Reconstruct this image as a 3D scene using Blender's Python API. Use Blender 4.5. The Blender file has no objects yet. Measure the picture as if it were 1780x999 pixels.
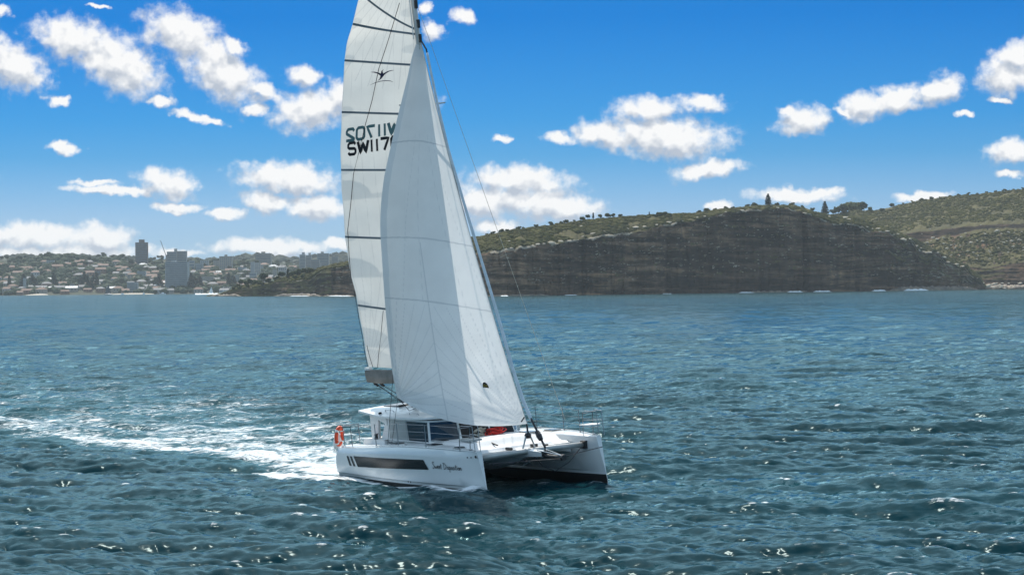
import bpy, math, random
import numpy as np
from mathutils import Vector, Matrix
R = math.radians
random.seed(7)
rng = np.random.default_rng(11)
C = bpy.context.scene.collection
SC = bpy.context.scene

# ------------------------------------------------------------------ camera
HC = 7.74                       # drone height above the water
FPX, CX, CY, ROLL = 4500.0, 890.0, 498.0, R(0.5)
cam_d = bpy.data.cameras.new('camera'); cam = bpy.data.objects.new('camera', cam_d); C.objects.link(cam)
cam_d.sensor_width = 36.0; cam_d.lens = FPX / 1780 * 36.0
cam_d.clip_start = 0.5; cam_d.clip_end = 30000
cam.location = (0, 0, HC)
cam.rotation_euler = (Matrix.Rotation(R(90) , 3, 'X') @ Matrix.Rotation(0, 3, 'Z')).to_euler()
# roll about the view axis (right side of the picture rises)
cam.matrix_world = Matrix.Translation((0, 0, HC)) @ Matrix.Rotation(R(90), 4, 'X') @ Matrix.Rotation(-ROLL, 4, 'Z')
cam_d.shift_y = -(499.5 - 498.0) / 1780.0
SC.camera = cam

# ------------------------------------------------------------------ exposure
SC.view_settings.view_transform = 'Standard'
SC.view_settings.look = 'None'
SC.view_settings.exposure = 0.65
SC.view_settings.gamma = 1.0
SC.view_settings.use_curve_mapping = False
SC.cycles.max_bounces = 8; SC.cycles.diffuse_bounces = 3; SC.cycles.glossy_bounces = 3
SC.cycles.transmission_bounces = 4; SC.cycles.volume_bounces = 1; SC.cycles.transparent_max_bounces = 8
SC.cycles.sample_clamp_indirect = 4.0; SC.cycles.sample_clamp_direct = 0.62
SC.cycles.use_denoising = True
SC.cycles.denoiser = 'OPENIMAGEDENOISE'; SC.cycles.denoising_input_passes = 'RGB_ALBEDO_NORMAL'; SC.cycles.denoising_prefilter = 'ACCURATE'

# ------------------------------------------------------------------ sun
SUN_EL, SUN_AZ = 50.0, -13.0      # azimuth clockwise from the view direction (+Y)
sd = Vector((math.sin(R(SUN_AZ)) * math.cos(R(SUN_EL)), math.cos(R(SUN_AZ)) * math.cos(R(SUN_EL)), math.sin(R(SUN_EL))))
sun_d = bpy.data.lights.new('sun', 'SUN'); sun = bpy.data.objects.new('sun', sun_d); C.objects.link(sun)
sun_d.energy = 3.4; sun_d.angle = R(0.5); sun_d.color = (1.0, 0.95, 0.87)
sun.rotation_euler = sd.to_track_quat('Z', 'Y').to_euler(); sun.location = (0, 0, 60)

# ------------------------------------------------------------------ world: Nishita sky and cumulus clouds by direction
def uv_of(px, py):
    c, s = math.cos(ROLL), math.sin(ROLL)
    dx, dy = px - CX, py - CY
    return ((c * dx - s * dy) / FPX, -(s * dx + c * dy) / FPX)

CLOUDS = [  # x, y, half width, half height, tilt in degrees (picture units)
 (22,112,68,38,28),(2,20,18,12,0),(98,176,20,9,10),
 (128,68,72,36,15),(205,112,82,46,28),(278,178,26,9,10),(175,12,20,4,0),
 (318,62,74,40,25),(385,125,80,44,38),(455,158,38,16,22),(405,82,22,13,30),(445,190,24,10,0),(345,205,45,8,15),
 (528,132,30,19,15),(540,192,66,36,-6),(595,170,40,30,0),(372,212,16,6,10),
 (112,257,31,10,2),(205,332,95,9,2),(290,320,50,25,10),(308,358,42,9,5),(165,318,40,6,0),
 (500,311,96,27,4),(465,352,46,18,8),(552,362,62,21,5),(392,373,36,9,-5),
 (70,412,110,24,2),(170,412,62,24,2),(95,440,190,14,0),(470,430,105,15,2),(445,424,54,12,0),(310,440,42,7,0),(588,425,34,11,0),
 (905,314,92,25,3),(935,352,105,30,6),(985,360,62,20,5),(862,392,42,13,0),(840,350,60,30,0),
 (1125,190,62,22,-2),(1155,238,110,38,4),(1050,236,52,26,12),(972,240,34,10,5),
 (1222,178,42,15,5),(1230,295,64,16,-8),
 (1396,210,46,25,-4),(1372,192,22,10,-10),
 (1500,186,40,26,-8),(1556,176,60,22,-12),(1632,158,40,26,-10),(1470,195,20,8,20),
 (1752,132,48,36,-15),(1770,98,52,24,-8),(1740,176,24,6,2),(1760,262,44,22,-8),(1752,304,26,7,0),(1680,200,16,6,0),
 (1385,340,80,14,3),(1432,336,34,9,0),(1250,357,24,11,0),(1606,342,48,9,-4),
 (752,54,22,15,0),(808,32,22,15,5),(738,20,15,13,0),(875,241,20,7,0),
 (700,300,70,30,0),(690,180,60,28,0),
 (-120,90,90,40,20),(-150,300,110,30,0),(1900,200,90,35,-10),(2050,90,120,45,0),(1950,310,80,16,0),(-90,420,120,26,0),
 (600,-90,120,40,10),(1200,-160,150,50,0),(1650,-110,110,40,0),(120,-150,140,50,10)]

w = bpy.data.worlds.new('World'); SC.world = w; w.use_nodes = True
nt = w.node_tree; nt.nodes.clear()

def node(nt, t, **k):
    n = nt.nodes.new(t)
    for a, v in k.items(): setattr(n, a, v)
    return n
def link(nt, a, b): nt.links.new(a, b)
def mth(nt, op, a, b=None, c=None, clamp=False):
    n = node(nt, 'ShaderNodeMath', operation=op); n.use_clamp = clamp
    for i, v in enumerate((a, b, c)):
        if v is None: continue
        if isinstance(v, (int, float)): n.inputs[i].default_value = v
        else: link(nt, v, n.inputs[i])
    return n.outputs[0]
def mrange(nt, v, a, b, c=0.0, d=1.0, smooth=True):
    n = node(nt, 'ShaderNodeMapRange'); n.interpolation_type = 'SMOOTHSTEP' if smooth else 'LINEAR'
    link(nt, v, n.inputs[0])
    for i, x in zip((1, 2, 3, 4), (a, b, c, d)): n.inputs[i].default_value = x
    return n.outputs[0]
def mixc(nt, f, a, b, blend='MIX'):
    n = node(nt, 'ShaderNodeMix', data_type='RGBA', blend_type=blend)
    for s, v in ((n.inputs[0], f), (n.inputs[6], a), (n.inputs[7], b)):
        if isinstance(v, (int, float)): s.default_value = v
        elif isinstance(v, tuple): s.default_value = (v + (1.0,))[:4]
        else: link(nt, v, s)
    return n.outputs[2]
def noise(nt, vec, scale, detail=4, rough=0.55, col=False, dist=0.0):
    n = node(nt, 'ShaderNodeTexNoise'); n.inputs['Scale'].default_value = scale
    n.inputs['Detail'].default_value = detail; n.inputs['Roughness'].default_value = rough
    n.inputs['Distortion'].default_value = dist
    if vec is not None: link(nt, vec, n.inputs['Vector'])
    return n.outputs['Color' if col else 'Fac']

g = bpy.data.node_groups.new('cloud_density', 'ShaderNodeTree')
g.interface.new_socket('Vector', in_out='INPUT', socket_type='NodeSocketVector')
g.interface.new_socket('Density', in_out='OUTPUT', socket_type='NodeSocketFloat'); g.interface.new_socket('Soft', in_out='OUTPUT', socket_type='NodeSocketFloat')
gi = node(g, 'NodeGroupInput'); go = node(g, 'NodeGroupOutput')
wn = noise(g, gi.outputs[0], 130, 4, 0.55, col=True)
wv = node(g, 'ShaderNodeVectorMath', operation='SUBTRACT'); link(g, wn, wv.inputs[0]); wv.inputs[1].default_value = (0.5, 0.5, 0.5)
ws = node(g, 'ShaderNodeVectorMath', operation='MULTIPLY'); link(g, wv.outputs[0], ws.inputs[0]); ws.inputs[1].default_value = (0.0115, 0.0075, 0)
wa = node(g, 'ShaderNodeVectorMath', operation='ADD'); link(g, gi.outputs[0], wa.inputs[0]); link(g, ws.outputs[0], wa.inputs[1])
acc = None
for (x, y, a, b, t) in CLOUDS:
    u, v = uv_of(x, y)
    m = node(g, 'ShaderNodeMapping', vector_type='TEXTURE')
    m.inputs['Location'].default_value = (u, v, 0); m.inputs['Rotation'].default_value = (0, 0, R(-t))
    m.inputs['Scale'].default_value = (a * 1.22 / FPX, b * 1.24 / FPX, 1)
    link(g, wa.outputs[0], m.inputs['Vector'])
    l = node(g, 'ShaderNodeVectorMath', operation='LENGTH'); link(g, m.outputs[0], l.inputs[0])
    acc = l.outputs['Value'] if acc is None else mth(g, 'SMOOTH_MIN', acc, l.outputs['Value'], 0.25)
fb = noise(g, gi.outputs[0], 210, 5, 0.56)
den = mth(g, 'ADD', mth(g, 'SUBTRACT', 1.0, acc), mth(g, 'MULTIPLY', mth(g, 'SUBTRACT', fb, 0.5), 1.0))
link(g, den, go.inputs[0])
fs = noise(g, gi.outputs[0], 190, 2.2, 0.5)
link(g, mth(g, 'ADD', mth(g, 'SUBTRACT', 1.0, acc), mth(g, 'MULTIPLY', mth(g, 'SUBTRACT', fs, 0.5), 1.3)), go.inputs[1])

tc = node(nt, 'ShaderNodeTexCoord'); sp = node(nt, 'ShaderNodeSeparateXYZ'); link(nt, tc.outputs['Generated'], sp.inputs[0])
yy = mth(nt, 'MAXIMUM', sp.outputs[1], 0.05)
cu = mth(nt, 'DIVIDE', sp.outputs[0], yy); cv = mth(nt, 'DIVIDE', sp.outputs[2], yy)
cb = node(nt, 'ShaderNodeCombineXYZ'); link(nt, cu, cb.inputs[0]); link(nt, cv, cb.inputs[1])
g1 = node(nt, 'ShaderNodeGroup', node_tree=g); link(nt, cb.outputs[0], g1.inputs[0])
up = node(nt, 'ShaderNodeVectorMath', operation='ADD'); link(nt, cb.outputs[0], up.inputs[0]); up.inputs[1].default_value = (0.0008, 0.0044, 0)
g2 = node(nt, 'ShaderNodeGroup', node_tree=g); link(nt, up.outputs[0], g2.inputs[0])
front = mrange(nt, sp.outputs[1], 0.1, 0.3)
alpha = mth(nt, 'MULTIPLY', mth(nt, 'POWER', mrange(nt, g1.outputs[0], -0.10, 0.58), 1.1), front)
lit = mth(nt, 'ADD', 0.60, mth(nt, 'MULTIPLY', mth(nt, 'SUBTRACT', g1.outputs[1], g2.outputs[1]), 1.35), clamp=True)
core = mrange(nt, g1.outputs[0], 0.1, 1.0)
lit2 = mth(nt, 'ADD', lit, mth(nt, 'MULTIPLY', core, 0.05), clamp=True)
ccol = mixc(nt, lit2, (0.47, 0.53, 0.63), (0.98, 0.98, 0.98))
sky = node(nt, 'ShaderNodeTexSky', sky_type='NISHITA'); sky.sun_disc = False
sky.sun_elevation = R(SUN_EL); sky.sun_rotation = R(SUN_AZ); sky.altitude = 10
sky.air_density = 1.0; sky.dust_density = 0.3; sky.ozone_density = 3.0
# low down, the deep blue of a polarised sky, paler towards the horizon
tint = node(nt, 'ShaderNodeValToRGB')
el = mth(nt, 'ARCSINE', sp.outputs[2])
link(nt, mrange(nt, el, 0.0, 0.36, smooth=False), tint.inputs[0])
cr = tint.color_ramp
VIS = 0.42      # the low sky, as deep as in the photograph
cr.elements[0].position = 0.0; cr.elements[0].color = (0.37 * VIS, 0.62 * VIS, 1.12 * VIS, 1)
cr.elements[1].position = 1.0; cr.elements[1].color = (1.55, 1.32, 0.96, 1)  # unseen upper sky, raised and warmed to brighten the shaded sides
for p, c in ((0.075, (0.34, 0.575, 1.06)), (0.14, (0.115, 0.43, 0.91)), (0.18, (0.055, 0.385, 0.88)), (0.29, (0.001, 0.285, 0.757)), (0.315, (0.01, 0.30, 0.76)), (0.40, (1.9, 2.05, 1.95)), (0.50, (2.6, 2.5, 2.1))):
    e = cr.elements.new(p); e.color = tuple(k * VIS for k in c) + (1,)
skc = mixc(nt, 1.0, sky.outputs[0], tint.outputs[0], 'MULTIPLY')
SKY_STRENGTH = 0.15
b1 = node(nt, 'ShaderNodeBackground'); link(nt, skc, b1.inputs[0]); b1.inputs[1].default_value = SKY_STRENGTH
b2 = node(nt, 'ShaderNodeBackground'); link(nt, ccol, b2.inputs[0]); b2.inputs[1].default_value = 0.64
ms = node(nt, 'ShaderNodeMixShader'); link(nt, alpha, ms.inputs[0]); link(nt, b1.outputs[0], ms.inputs[1]); link(nt, b2.outputs[0], ms.inputs[2])
wo = node(nt, 'ShaderNodeOutputWorld'); link(nt, ms.outputs[0], wo.inputs[0])

# ------------------------------------------------------------------ helpers
def at(px, py, Y):
    """world point at depth Y seen in the photograph at (px, py)"""
    u, v = uv_of(px, py)
    return Vector((u * Y, Y, HC + v * Y))
def mat(name, col, rough=0.5, metal=0.0, var=0.0, vscale=1.0, spec=0.5, col2=None, stretch=None, bump=0.0, coat=0.0):
    m = bpy.data.materials.new(name); m.use_nodes = True
    t = m.node_tree; b = t.nodes['Principled BSDF']
    b.inputs['Roughness'].default_value = rough; b.inputs['Metallic'].default_value = metal
    b.inputs['Specular IOR Level'].default_value = spec
    b.inputs['Coat Weight'].default_value = coat
    tcn = node(t, 'ShaderNodeTexCoord'); vec = tcn.outputs['Object']
    if stretch:
        mp = node(t, 'ShaderNodeMapping'); mp.inputs['Scale'].default_value = stretch
        link(t, vec, mp.inputs[0]); vec = mp.outputs[0]
    f = noise(t, vec, vscale, 5, 0.6)
    c2 = col2 if col2 else tuple(max(0.0, x * (1 - var)) for x in col)
    c1 = col if col2 else tuple(min(1.0, x * (1 + var * 0.6)) for x in col)
    link(t, mixc(t, mrange(t, f, 0.32, 0.68), c2, c1), b.inputs['Base Color'])
    if bump:
        bn = node(t, 'ShaderNodeBump'); bn.inputs['Strength'].default_value = bump; bn.inputs['Distance'].default_value = 0.05
        link(t, f, bn.inputs['Height']); link(t, bn.outputs[0], b.inputs['Normal'])
    return m
def mesh_obj(name, v, f, m=None, parent=None, smooth=False, midx=None):
    me = bpy.data.meshes.new(name)
    me.from_pydata([tuple(map(float, p)) for p in v], [], [tuple(int(i) for i in q) for q in f]); me.update()
    o = bpy.data.objects.new(name, me); C.objects.link(o)
    for x in (m if isinstance(m, (list, tuple)) else [m]):
        if x: me.materials.append(x)
    if midx is not None: me.polygons.foreach_set('material_index', np.array(midx, dtype=np.int32))
    if smooth: me.polygons.foreach_set('use_smooth', np.ones(len(me.polygons), dtype=bool))
    if parent: o.parent = parent
    return o
def grid_obj(name, P, m, parent=None, smooth=True, close_u=False):
    """P: (rows, cols, 3) array -> one mesh, built fast"""
    nr, nc = P.shape[:2]
    idx = np.arange(nr * nc).reshape(nr, nc)
    a, b, c, d = idx[:-1, :-1], idx[:-1, 1:], idx[1:, 1:], idx[1:, :-1]
    q = np.stack([a, b, c, d], -1).reshape(-1, 4)
    me = bpy.data.meshes.new(name)
    me.vertices.add(nr * nc); me.vertices.foreach_set('co', P.reshape(-1).astype(np.float32))
    me.loops.add(q.size); me.loops.foreach_set('vertex_index', q.reshape(-1).astype(np.int32))
    me.polygons.add(len(q)); me.polygons.foreach_set('loop_start', np.arange(0, q.size, 4, dtype=np.int32))
    me.polygons.foreach_set('loop_total', np.full(len(q), 4, dtype=np.int32))
    if smooth: me.polygons.foreach_set('use_smooth', np.ones(len(q), dtype=bool))
    me.update(calc_edges=True)
    for x in (m if isinstance(m, (list, tuple)) else [m]): me.materials.append(x)
    o = bpy.data.objects.new(name, me); C.objects.link(o)
    if parent: o.parent = parent
    return o
def attr(o, name, arr):
    a = o.data.attributes.new(name, 'FLOAT', 'POINT'); a.data.foreach_set('value', np.asarray(arr, dtype=np.float32).reshape(-1))
class MB:
    def __init__(s): s.v = []; s.f = []; s.mi = []
    def add(s, v, f, mi=0):
        n = len(s.v); s.v += [tuple(p) for p in v]; s.f += [tuple(n + i for i in q) for q in f]; s.mi += [mi] * len(f)
    def box(s, c, d, rot=0.0, mi=0, taper=1.0):
        x, y, z = (k / 2 for k in d); co, si = math.cos(rot), math.sin(rot)
        v = []
        for sz in (-1, 1):
            k = 1.0 if sz < 0 else taper
            for sx, sy in ((-1, -1), (1, -1), (1, 1), (-1, 1)):
                a, b = sx * x * k, sy * y * k
                v.append((c[0] + a * co - b * si, c[1] + a * si + b * co, c[2] + sz * z))
        s.add(v, [(3, 2, 1, 0), (4, 5, 6, 7), (0, 1, 5, 4), (1, 2, 6, 5), (2, 3, 7, 6), (3, 0, 4, 7)], mi)
    def tube(s, pts, r, n=8, mi=0):
        pts = [Vector(p) for p in pts]
        rr = r if isinstance(r, (list, tuple)) else [r] * len(pts)
        v = []; f = []
        for i, p in enumerate(pts):
            d = (pts[min(i + 1, len(pts) - 1)] - pts[max(i - 1, 0)]).normalized()
            a = d.cross(Vector((0, 0, 1)) if abs(d.z) < 0.9 else Vector((1, 0, 0))).normalized(); b = d.cross(a)
            for k in range(n):
                t = 2 * math.pi * k / n; v.append(p + (a * math.cos(t) + b * math.sin(t)) * rr[i])
        for i in range(len(pts) - 1):
            for k in range(n):
                k2 = (k + 1) % n; f.append((i * n + k, i * n + k2, (i + 1) * n + k2, (i + 1) * n + k))
        f.append(tuple(range(n))[::-1]); f.append(tuple((len(pts) - 1) * n + k for k in range(n)))
        s.add(v, f, mi)
    def slab(s, poly, n, t, mi=0):
        """planar polygon (list of 3D points) given thickness t along n"""
        n = Vector(n).normalized() * t; k = len(poly)
        v = [Vector(p) for p in poly] + [Vector(p) + n for p in poly]
        f = [tuple(range(k))[::-1], tuple(range(k, 2 * k))] + [(i, (i + 1) % k, k + (i + 1) % k, k + i) for i in range(k)]
        s.add(v, f, mi)
    def build(s, name, m, parent=None, smooth=False):
        return mesh_obj(name, s.v, s.f, m, parent, smooth, s.mi if isinstance(m, (list, tuple)) else None)
def tag(o, label, cat, group=None, kind=None):
    o['label'] = label; o['category'] = cat
    if group: o['group'] = group
    if kind: o['kind'] = kind
    return o
def struct(o, kind='structure'): o['kind'] = kind; return o
def empty(name, loc=(0, 0, 0), rz=0.0):
    o = bpy.data.objects.new(name, None); C.objects.link(o); o.location = loc; o.rotation_euler = (0, 0, rz); return o
def copy_tree(o, parent=None):
    c = o.copy(); C.objects.link(c)
    if parent: c.parent = parent
    for ch in list(o.children): copy_tree(ch, c)
    return c
def vnoise(x, y, seed=0):
    """2-D value noise in 0..1"""
    x = np.asarray(x, float); y = np.asarray(y, float)
    xi = np.floor(x).astype(np.int64); yi = np.floor(y).astype(np.int64); fx = x - xi; fy = y - yi
    fx = fx * fx * (3 - 2 * fx); fy = fy * fy * (3 - 2 * fy)
    def h(a, b):
        n = (a * 374761393 + b * 668265263 + seed * 974711) & 0x7fffffff
        n = ((n ^ (n >> 13)) * 1274126177) & 0x7fffffff
        return ((n ^ (n >> 16)) & 0xffff) / 65535.0
    return (h(xi, yi) * (1 - fx) + h(xi + 1, yi) * fx) * (1 - fy) + (h(xi, yi + 1) * (1 - fx) + h(xi + 1, yi + 1) * fx) * fy
def fbm(x, y, oct=4, seed=0):
    t = 0; a = 0.5; n = 0
    for i in range(oct): t = t + a * vnoise(x, y, seed + i); n += a; x = x * 2.03 + 3.1; y = y * 2.03 + 1.7; a *= 0.5
    return t / n
ss = lambda a, b, x: np.clip((x - a) / (b - a), 0, 1) ** 2 * (3 - 2 * np.clip((x - a) / (b - a), 0, 1))

# ------------------------------------------------------------------ the boat's place (needed by the water too)
BOAT = dict(loc=(-1.65, 104.3, 0.0), head=R(61.5), heel=R(4.4), pitch=R(0.4))
fw = np.array([math.cos(BOAT['head']), -math.sin(BOAT['head'])]); pt = np.array([math.sin(BOAT['head']), math.cos(BOAT['head'])])

# ------------------------------------------------------------------ water
def build_water():
    fs = FPX * 1024 / 1780
    rows_px = np.concatenate([np.arange(fs * HC / 42.0, 185, -0.60), np.arange(185, 25, -0.30), np.arange(25, fs * HC / 8600.0, -0.25)])
    d = fs * HC / rows_px
    ang = np.linspace(-0.285, 0.285, 1130); side = np.geomspace(0.289, 1.15, 70); ang = np.concatenate([-side[::-1], ang, side])
    X = d[:, None] * ang[None, :]; Y = np.repeat(d[:, None], len(ang), 1)
    X = X.astype(np.float32); Y = Y.astype(np.float32)
    rsp = np.gradient(d).astype(np.float32)[:, None]; csp = (d[:, None] * np.gradient(ang)[None, :]).astype(np.float32)
    H = np.zeros_like(X); DX = np.zeros_like(X); DY = np.zeros_like(X); J = np.zeros_like(X)
    r = np.random.default_rng(6)
    N = 230
    lam = np.exp(np.linspace(math.log(0.30), math.log(22.0), N)) * np.exp(r.normal(0, 0.03, N))
    for L in lam:
        k = 2 * math.pi / L
        th = R(236) + r.normal(0, 0.60 if L < 6 else 0.36)
        s = 0.0318 * (1.0 if L < 1.5 else (1.5 / L) ** 0.48) * abs(r.normal(1, 0.35))
        kx, ky = k * math.cos(th), k * math.sin(th); ph = r.uniform(0, 6.283)
        wy = np.clip((2 * math.pi / max(abs(ky), 1e-4) / rsp - 1.5) / 1.3, 0, 1); wx = np.clip((2 * math.pi / max(abs(kx), 1e-4) / csp - 1.8) / 1.6, 0, 1)
        wt = wy * wx
        if wt.max() <= 0: continue
        n = int((wt.max(axis=1) > 0).sum())
        p = kx * X[:n] + ky * Y[:n] + ph
        sn = np.sin(p); cs = np.cos(p); a = (s / k) * wt[:n]
        H[:n] += a * sn; DX[:n] += a * cs * math.cos(th); DY[:n] += a * cs * math.sin(th); J[:n] += a * k * sn
    # the boat calms the sea it pushes through; bow waves and wake hollows
    rx, ry = X - BOAT['loc'][0], Y - BOAT['loc'][1]
    A = rx * fw[0] + ry * fw[1] + 6.2; B = rx * pt[0] + ry * pt[1]
    near = np.exp(-((np.maximum(np.abs(A - 6.2) - 6, 0) / 3) ** 2 + (np.maximum(np.abs(B) - 3, 0) / 2) ** 2))
    H *= 1 - 0.72 * near; DX *= 1 - 0.8 * near; DY *= 1 - 0.8 * near
    amp = (A > -70)
    def blob(a0, b0, sa, sb): return np.exp(-((A - a0) / sa) ** 2 - ((B - b0) / sb) ** 2)
    H += 0.26 * blob(12.0, -2.95, 0.9, 0.38) + 0.22 * blob(9.8, -3.7, 1.6, 0.5) + 0.18 * blob(12.2, 2.2, 1.0, 0.4) + 0.20 * blob(10.3, 1.0, 1.5, 0.6)
    H += 0.20 * blob(2.0, -4.6, 2.6, 0.7) + 0.15 * blob(-2.5, -5.3, 2.2, 0.8) - 0.12 * blob(5.5, -3.5, 2.4, 0.7)
    H += 0.12 * blob(-3, -2.6, 2.5, 0.9) + 0.1 * blob(-4, 2.6, 2.5, 0.9)
    back = np.clip(-A, 0, None)
    # foam mask (0..1) : hull trails, churned water between them, bow spray, whitecaps
    trail = lambda b0, w0, gr, amt, ln: amt * np.exp(-((B - b0) / (w0 + gr * back)) ** 2) * np.exp(-back / ln) * ss(0.6, -0.6, A)
    M = 0 * X
    M = np.maximum(M, trail(-2.8, 1.45, 0.034, 1.02, 90)); M = np.maximum(M, trail(2.7, 1.0, 0.04, 0.80, 60))
    pat = 0.72 + 0.56 * fbm(A / 7 + 3, B / 3.5, 3, 19)
    M = np.maximum(M, 0.78 * pat * np.exp(-((B - 0.2 - 0.03 * back) / (3.6 + 0.085 * back)) ** 4) * np.exp(-back / 80) * ss(0.5, -2, A))
    M = np.maximum(M, 0.64 * pat * np.exp(-((B - 2.5 - 0.10 * back) / (4.5 + 0.17 * back)) ** 4) * np.exp(-back / 120) * ss(-2, -9, A))
    dv = -3.3 - 0.17 * (12.4 - A)      # the bow wave's crest, leaving the near hull at an angle
    M = np.maximum(M, 1.02 * np.exp(-((B - dv - 0.2) / (0.28 + 0.045 * np.clip(12.4 - A, 0, None))) ** 2) * ss(-7, -1.5, A) * ss(4.6, 2.4, A))
    M = np.maximum(M, 0.98 * np.exp(-((B + 3.65) / 0.48) ** 2) * ss(-1.0, 2.0, A) * ss(12.8, 11.8, A))
    M = np.maximum(M, 1.1 * blob(11.9, -3.1, 1.0, 0.5)); M = np.maximum(M, 0.85 * blob(9.4, -3.7, 1.8, 0.40))
    M = np.maximum(M, 0.50 * blob(12.3, 2.25, 0.7, 0.3)); M = np.maximum(M, 0.42 * blob(10.4, 0.6, 1.3, 0.4))
    cap = ss(0.50, 0.85, J + 0.35 * (fbm(X / 9, Y / 9, 3, 4) - 0.5)) * 0.62
    M = np.maximum(M, cap)
    P = np.stack([X - 1.05 * DX, Y - 1.05 * DY, H], -1)
    o = grid_obj('water', P, None if False else water_mat())
    attr(o, 'foam', M); attr(o, 'churn', np.clip(0.9 * np.exp(-((B - 1 - 0.06 * back) / (5.0 + 0.14 * back)) ** 4) * np.exp(-back / 90) * ss(1, -2, A), 0, 1))
    return struct(o)

def water_mat():
    m = bpy.data.materials.new('sea_water'); m.use_nodes = True; t = m.node_tree
    t.nodes.remove(t.nodes['Principled BSDF']); out = t.nodes['Material Output']
    geo = node(t, 'ShaderNodeNewGeometry')
    def slope(scale_vec, scale, amt, det=3):
        mp = node(t, 'ShaderNodeMapping'); mp.inputs['Scale'].default_value = scale_vec; mp.inputs['Rotation'].default_value = (0, 0, R(-16))
        link(t, geo.outputs['Position'], mp.inputs[0])
        c = noise(t, mp.outputs[0], scale, det, 0.6, col=True)
        s = node(t, 'ShaderNodeVectorMath', operation='SUBTRACT'); link(t, c, s.inputs[0]); s.inputs[1].default_value = (0.5, 0.5, 0.5)
        k = node(t, 'ShaderNodeVectorMath', operation='MULTIPLY'); link(t, s.outputs[0], k.inputs[0]); k.inputs[1].default_value = (amt, amt, 0)
        return k.outputs[0]
    def vadd(a, c2):
        n = node(t, 'ShaderNodeVectorMath', operation='ADD'); link(t, a, n.inputs[0]); link(t, c2, n.inputs[1]); return n.outputs[0]
    sl = vadd(vadd(vadd(slope((0.4, 1, 1), 0.42, 0.34), slope((0.5, 1, 1), 1.5, 0.55)), slope((0.6, 1, 1), 5.0, 0.42)), slope((0.5, 1, 1), 0.07, 0.16, 2))
    gust = node(t, 'ShaderNodeVectorMath', operation='SCALE'); link(t, sl, gust.inputs[0])
    mpg = node(t, 'ShaderNodeMapping'); mpg.inputs['Scale'].default_value = (0.5, 0.25, 1); link(t, geo.outputs['Position'], mpg.inputs[0])
    link(t, mrange(t, noise(t, mpg.outputs[0], 0.06, 3, 0.5), 0.36, 0.64, 0.55, 1.35), gust.inputs['Scale'])
    nrm = node(t, 'ShaderNodeVectorMath', operation='NORMALIZE'); link(t, vadd(geo.outputs['Normal'], gust.outputs[0]), nrm.inputs[0])
    at_f = node(t, 'ShaderNodeAttribute', attribute_name='foam'); at_c = node(t, 'ShaderNodeAttribute', attribute_name='churn')
    big = noise(t, geo.outputs['Position'], 0.03, 3, 0.5)
    deep = mixc(t, mrange(t, big, 0.35, 0.65), (0.002, 0.024, 0.032), (0.004, 0.035, 0.046))
    body = mixc(t, mth(t, 'MULTIPLY', at_c.outputs['Fac'], 0.55), deep, (0.045, 0.15, 0.18))
    dif = node(t, 'ShaderNodeBsdfDiffuse'); link(t, body, dif.inputs['Color']); link(t, nrm.outputs[0], dif.inputs['Normal'])
    def gloss(rg):
        n = node(t, 'ShaderNodeBsdfGlossy'); n.inputs['Roughness'].default_value = rg; n.inputs['Color'].default_value = (0.74, 0.93, 0.95, 1); link(t, nrm.outputs[0], n.inputs['Normal']); return n
    glo = gloss(0.09)
    fre = node(t, 'ShaderNodeFresnel'); fre.inputs['IOR'].default_value = 1.33; link(t, nrm.outputs[0], fre.inputs['Normal'])
    b = node(t, 'ShaderNodeMixShader'); link(t, mth(t, 'MULTIPLY', mth(t, 'POWER', fre.outputs[0], 1.25), 0.49), b.inputs[0]); link(t, dif.outputs[0], b.inputs[1]); link(t, glo.outputs[0], b.inputs[2])
    # foam: lacy streaks where the mask allows
    mp = node(t, 'ShaderNodeMapping'); mp.inputs['Rotation'].default_value = (0, 0, BOAT['head']); mp.inputs['Scale'].default_value = (0.38, 1.0, 1.0)
    link(t, geo.outputs['Position'], mp.inputs[0])
    f1 = noise(t, mp.outputs[0], 2.1, 8, 0.76, dist=1.4)
    f2 = noise(t, mp.outputs[0], 0.33, 4, 0.6, dist=0.5)
    fn = mth(t, 'ADD', mth(t, 'MULTIPLY', f1, 0.72), mth(t, 'MULTIPLY', f2, 0.28))
    fa = mth(t, 'ADD', at_f.outputs['Fac'], mth(t, 'MULTIPLY', mth(t, 'SUBTRACT', fn, 0.5), 4.0))
    fm = mth(t, 'MULTIPLY', mrange(t, fa, 0.44, 1.0), mrange(t, at_f.outputs['Fac'], 0.06, 0.3))
    # far flecks of breaking crests
    mp2 = node(t, 'ShaderNodeMapping'); mp2.inputs['Scale'].default_value = (0.22, 0.16, 1); link(t, geo.outputs['Position'], mp2.inputs[0])
    fl = mrange(t, noise(t, mp2.outputs[0], 1.0, 5, 0.62), 0.735, 0.78)
    fm2 = mth(t, 'MAXIMUM', fm, mth(t, 'MULTIPLY', fl, 0.55))
    fo = node(t, 'ShaderNodeBsdfPrincipled'); fo.inputs['Base Color'].default_value = (0.82, 0.85, 0.86, 1); fo.inputs['Roughness'].default_value = 0.7
    bp = node(t, 'ShaderNodeBump'); bp.inputs['Distance'].default_value = 0.12; bp.inputs['Strength'].default_value = 0.7
    link(t, f1, bp.inputs['Height']); link(t, bp.outputs[0], fo.inputs['Normal'])
    mx = node(t, 'ShaderNodeMixShader'); link(t, fm2, mx.inputs[0]); link(t, b.outputs[0], mx.inputs[1]); link(t, fo.outputs[0], mx.inputs[2])
    link(t, mx.outputs[0], out.inputs[0])
    return m
water = build_water()

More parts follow.
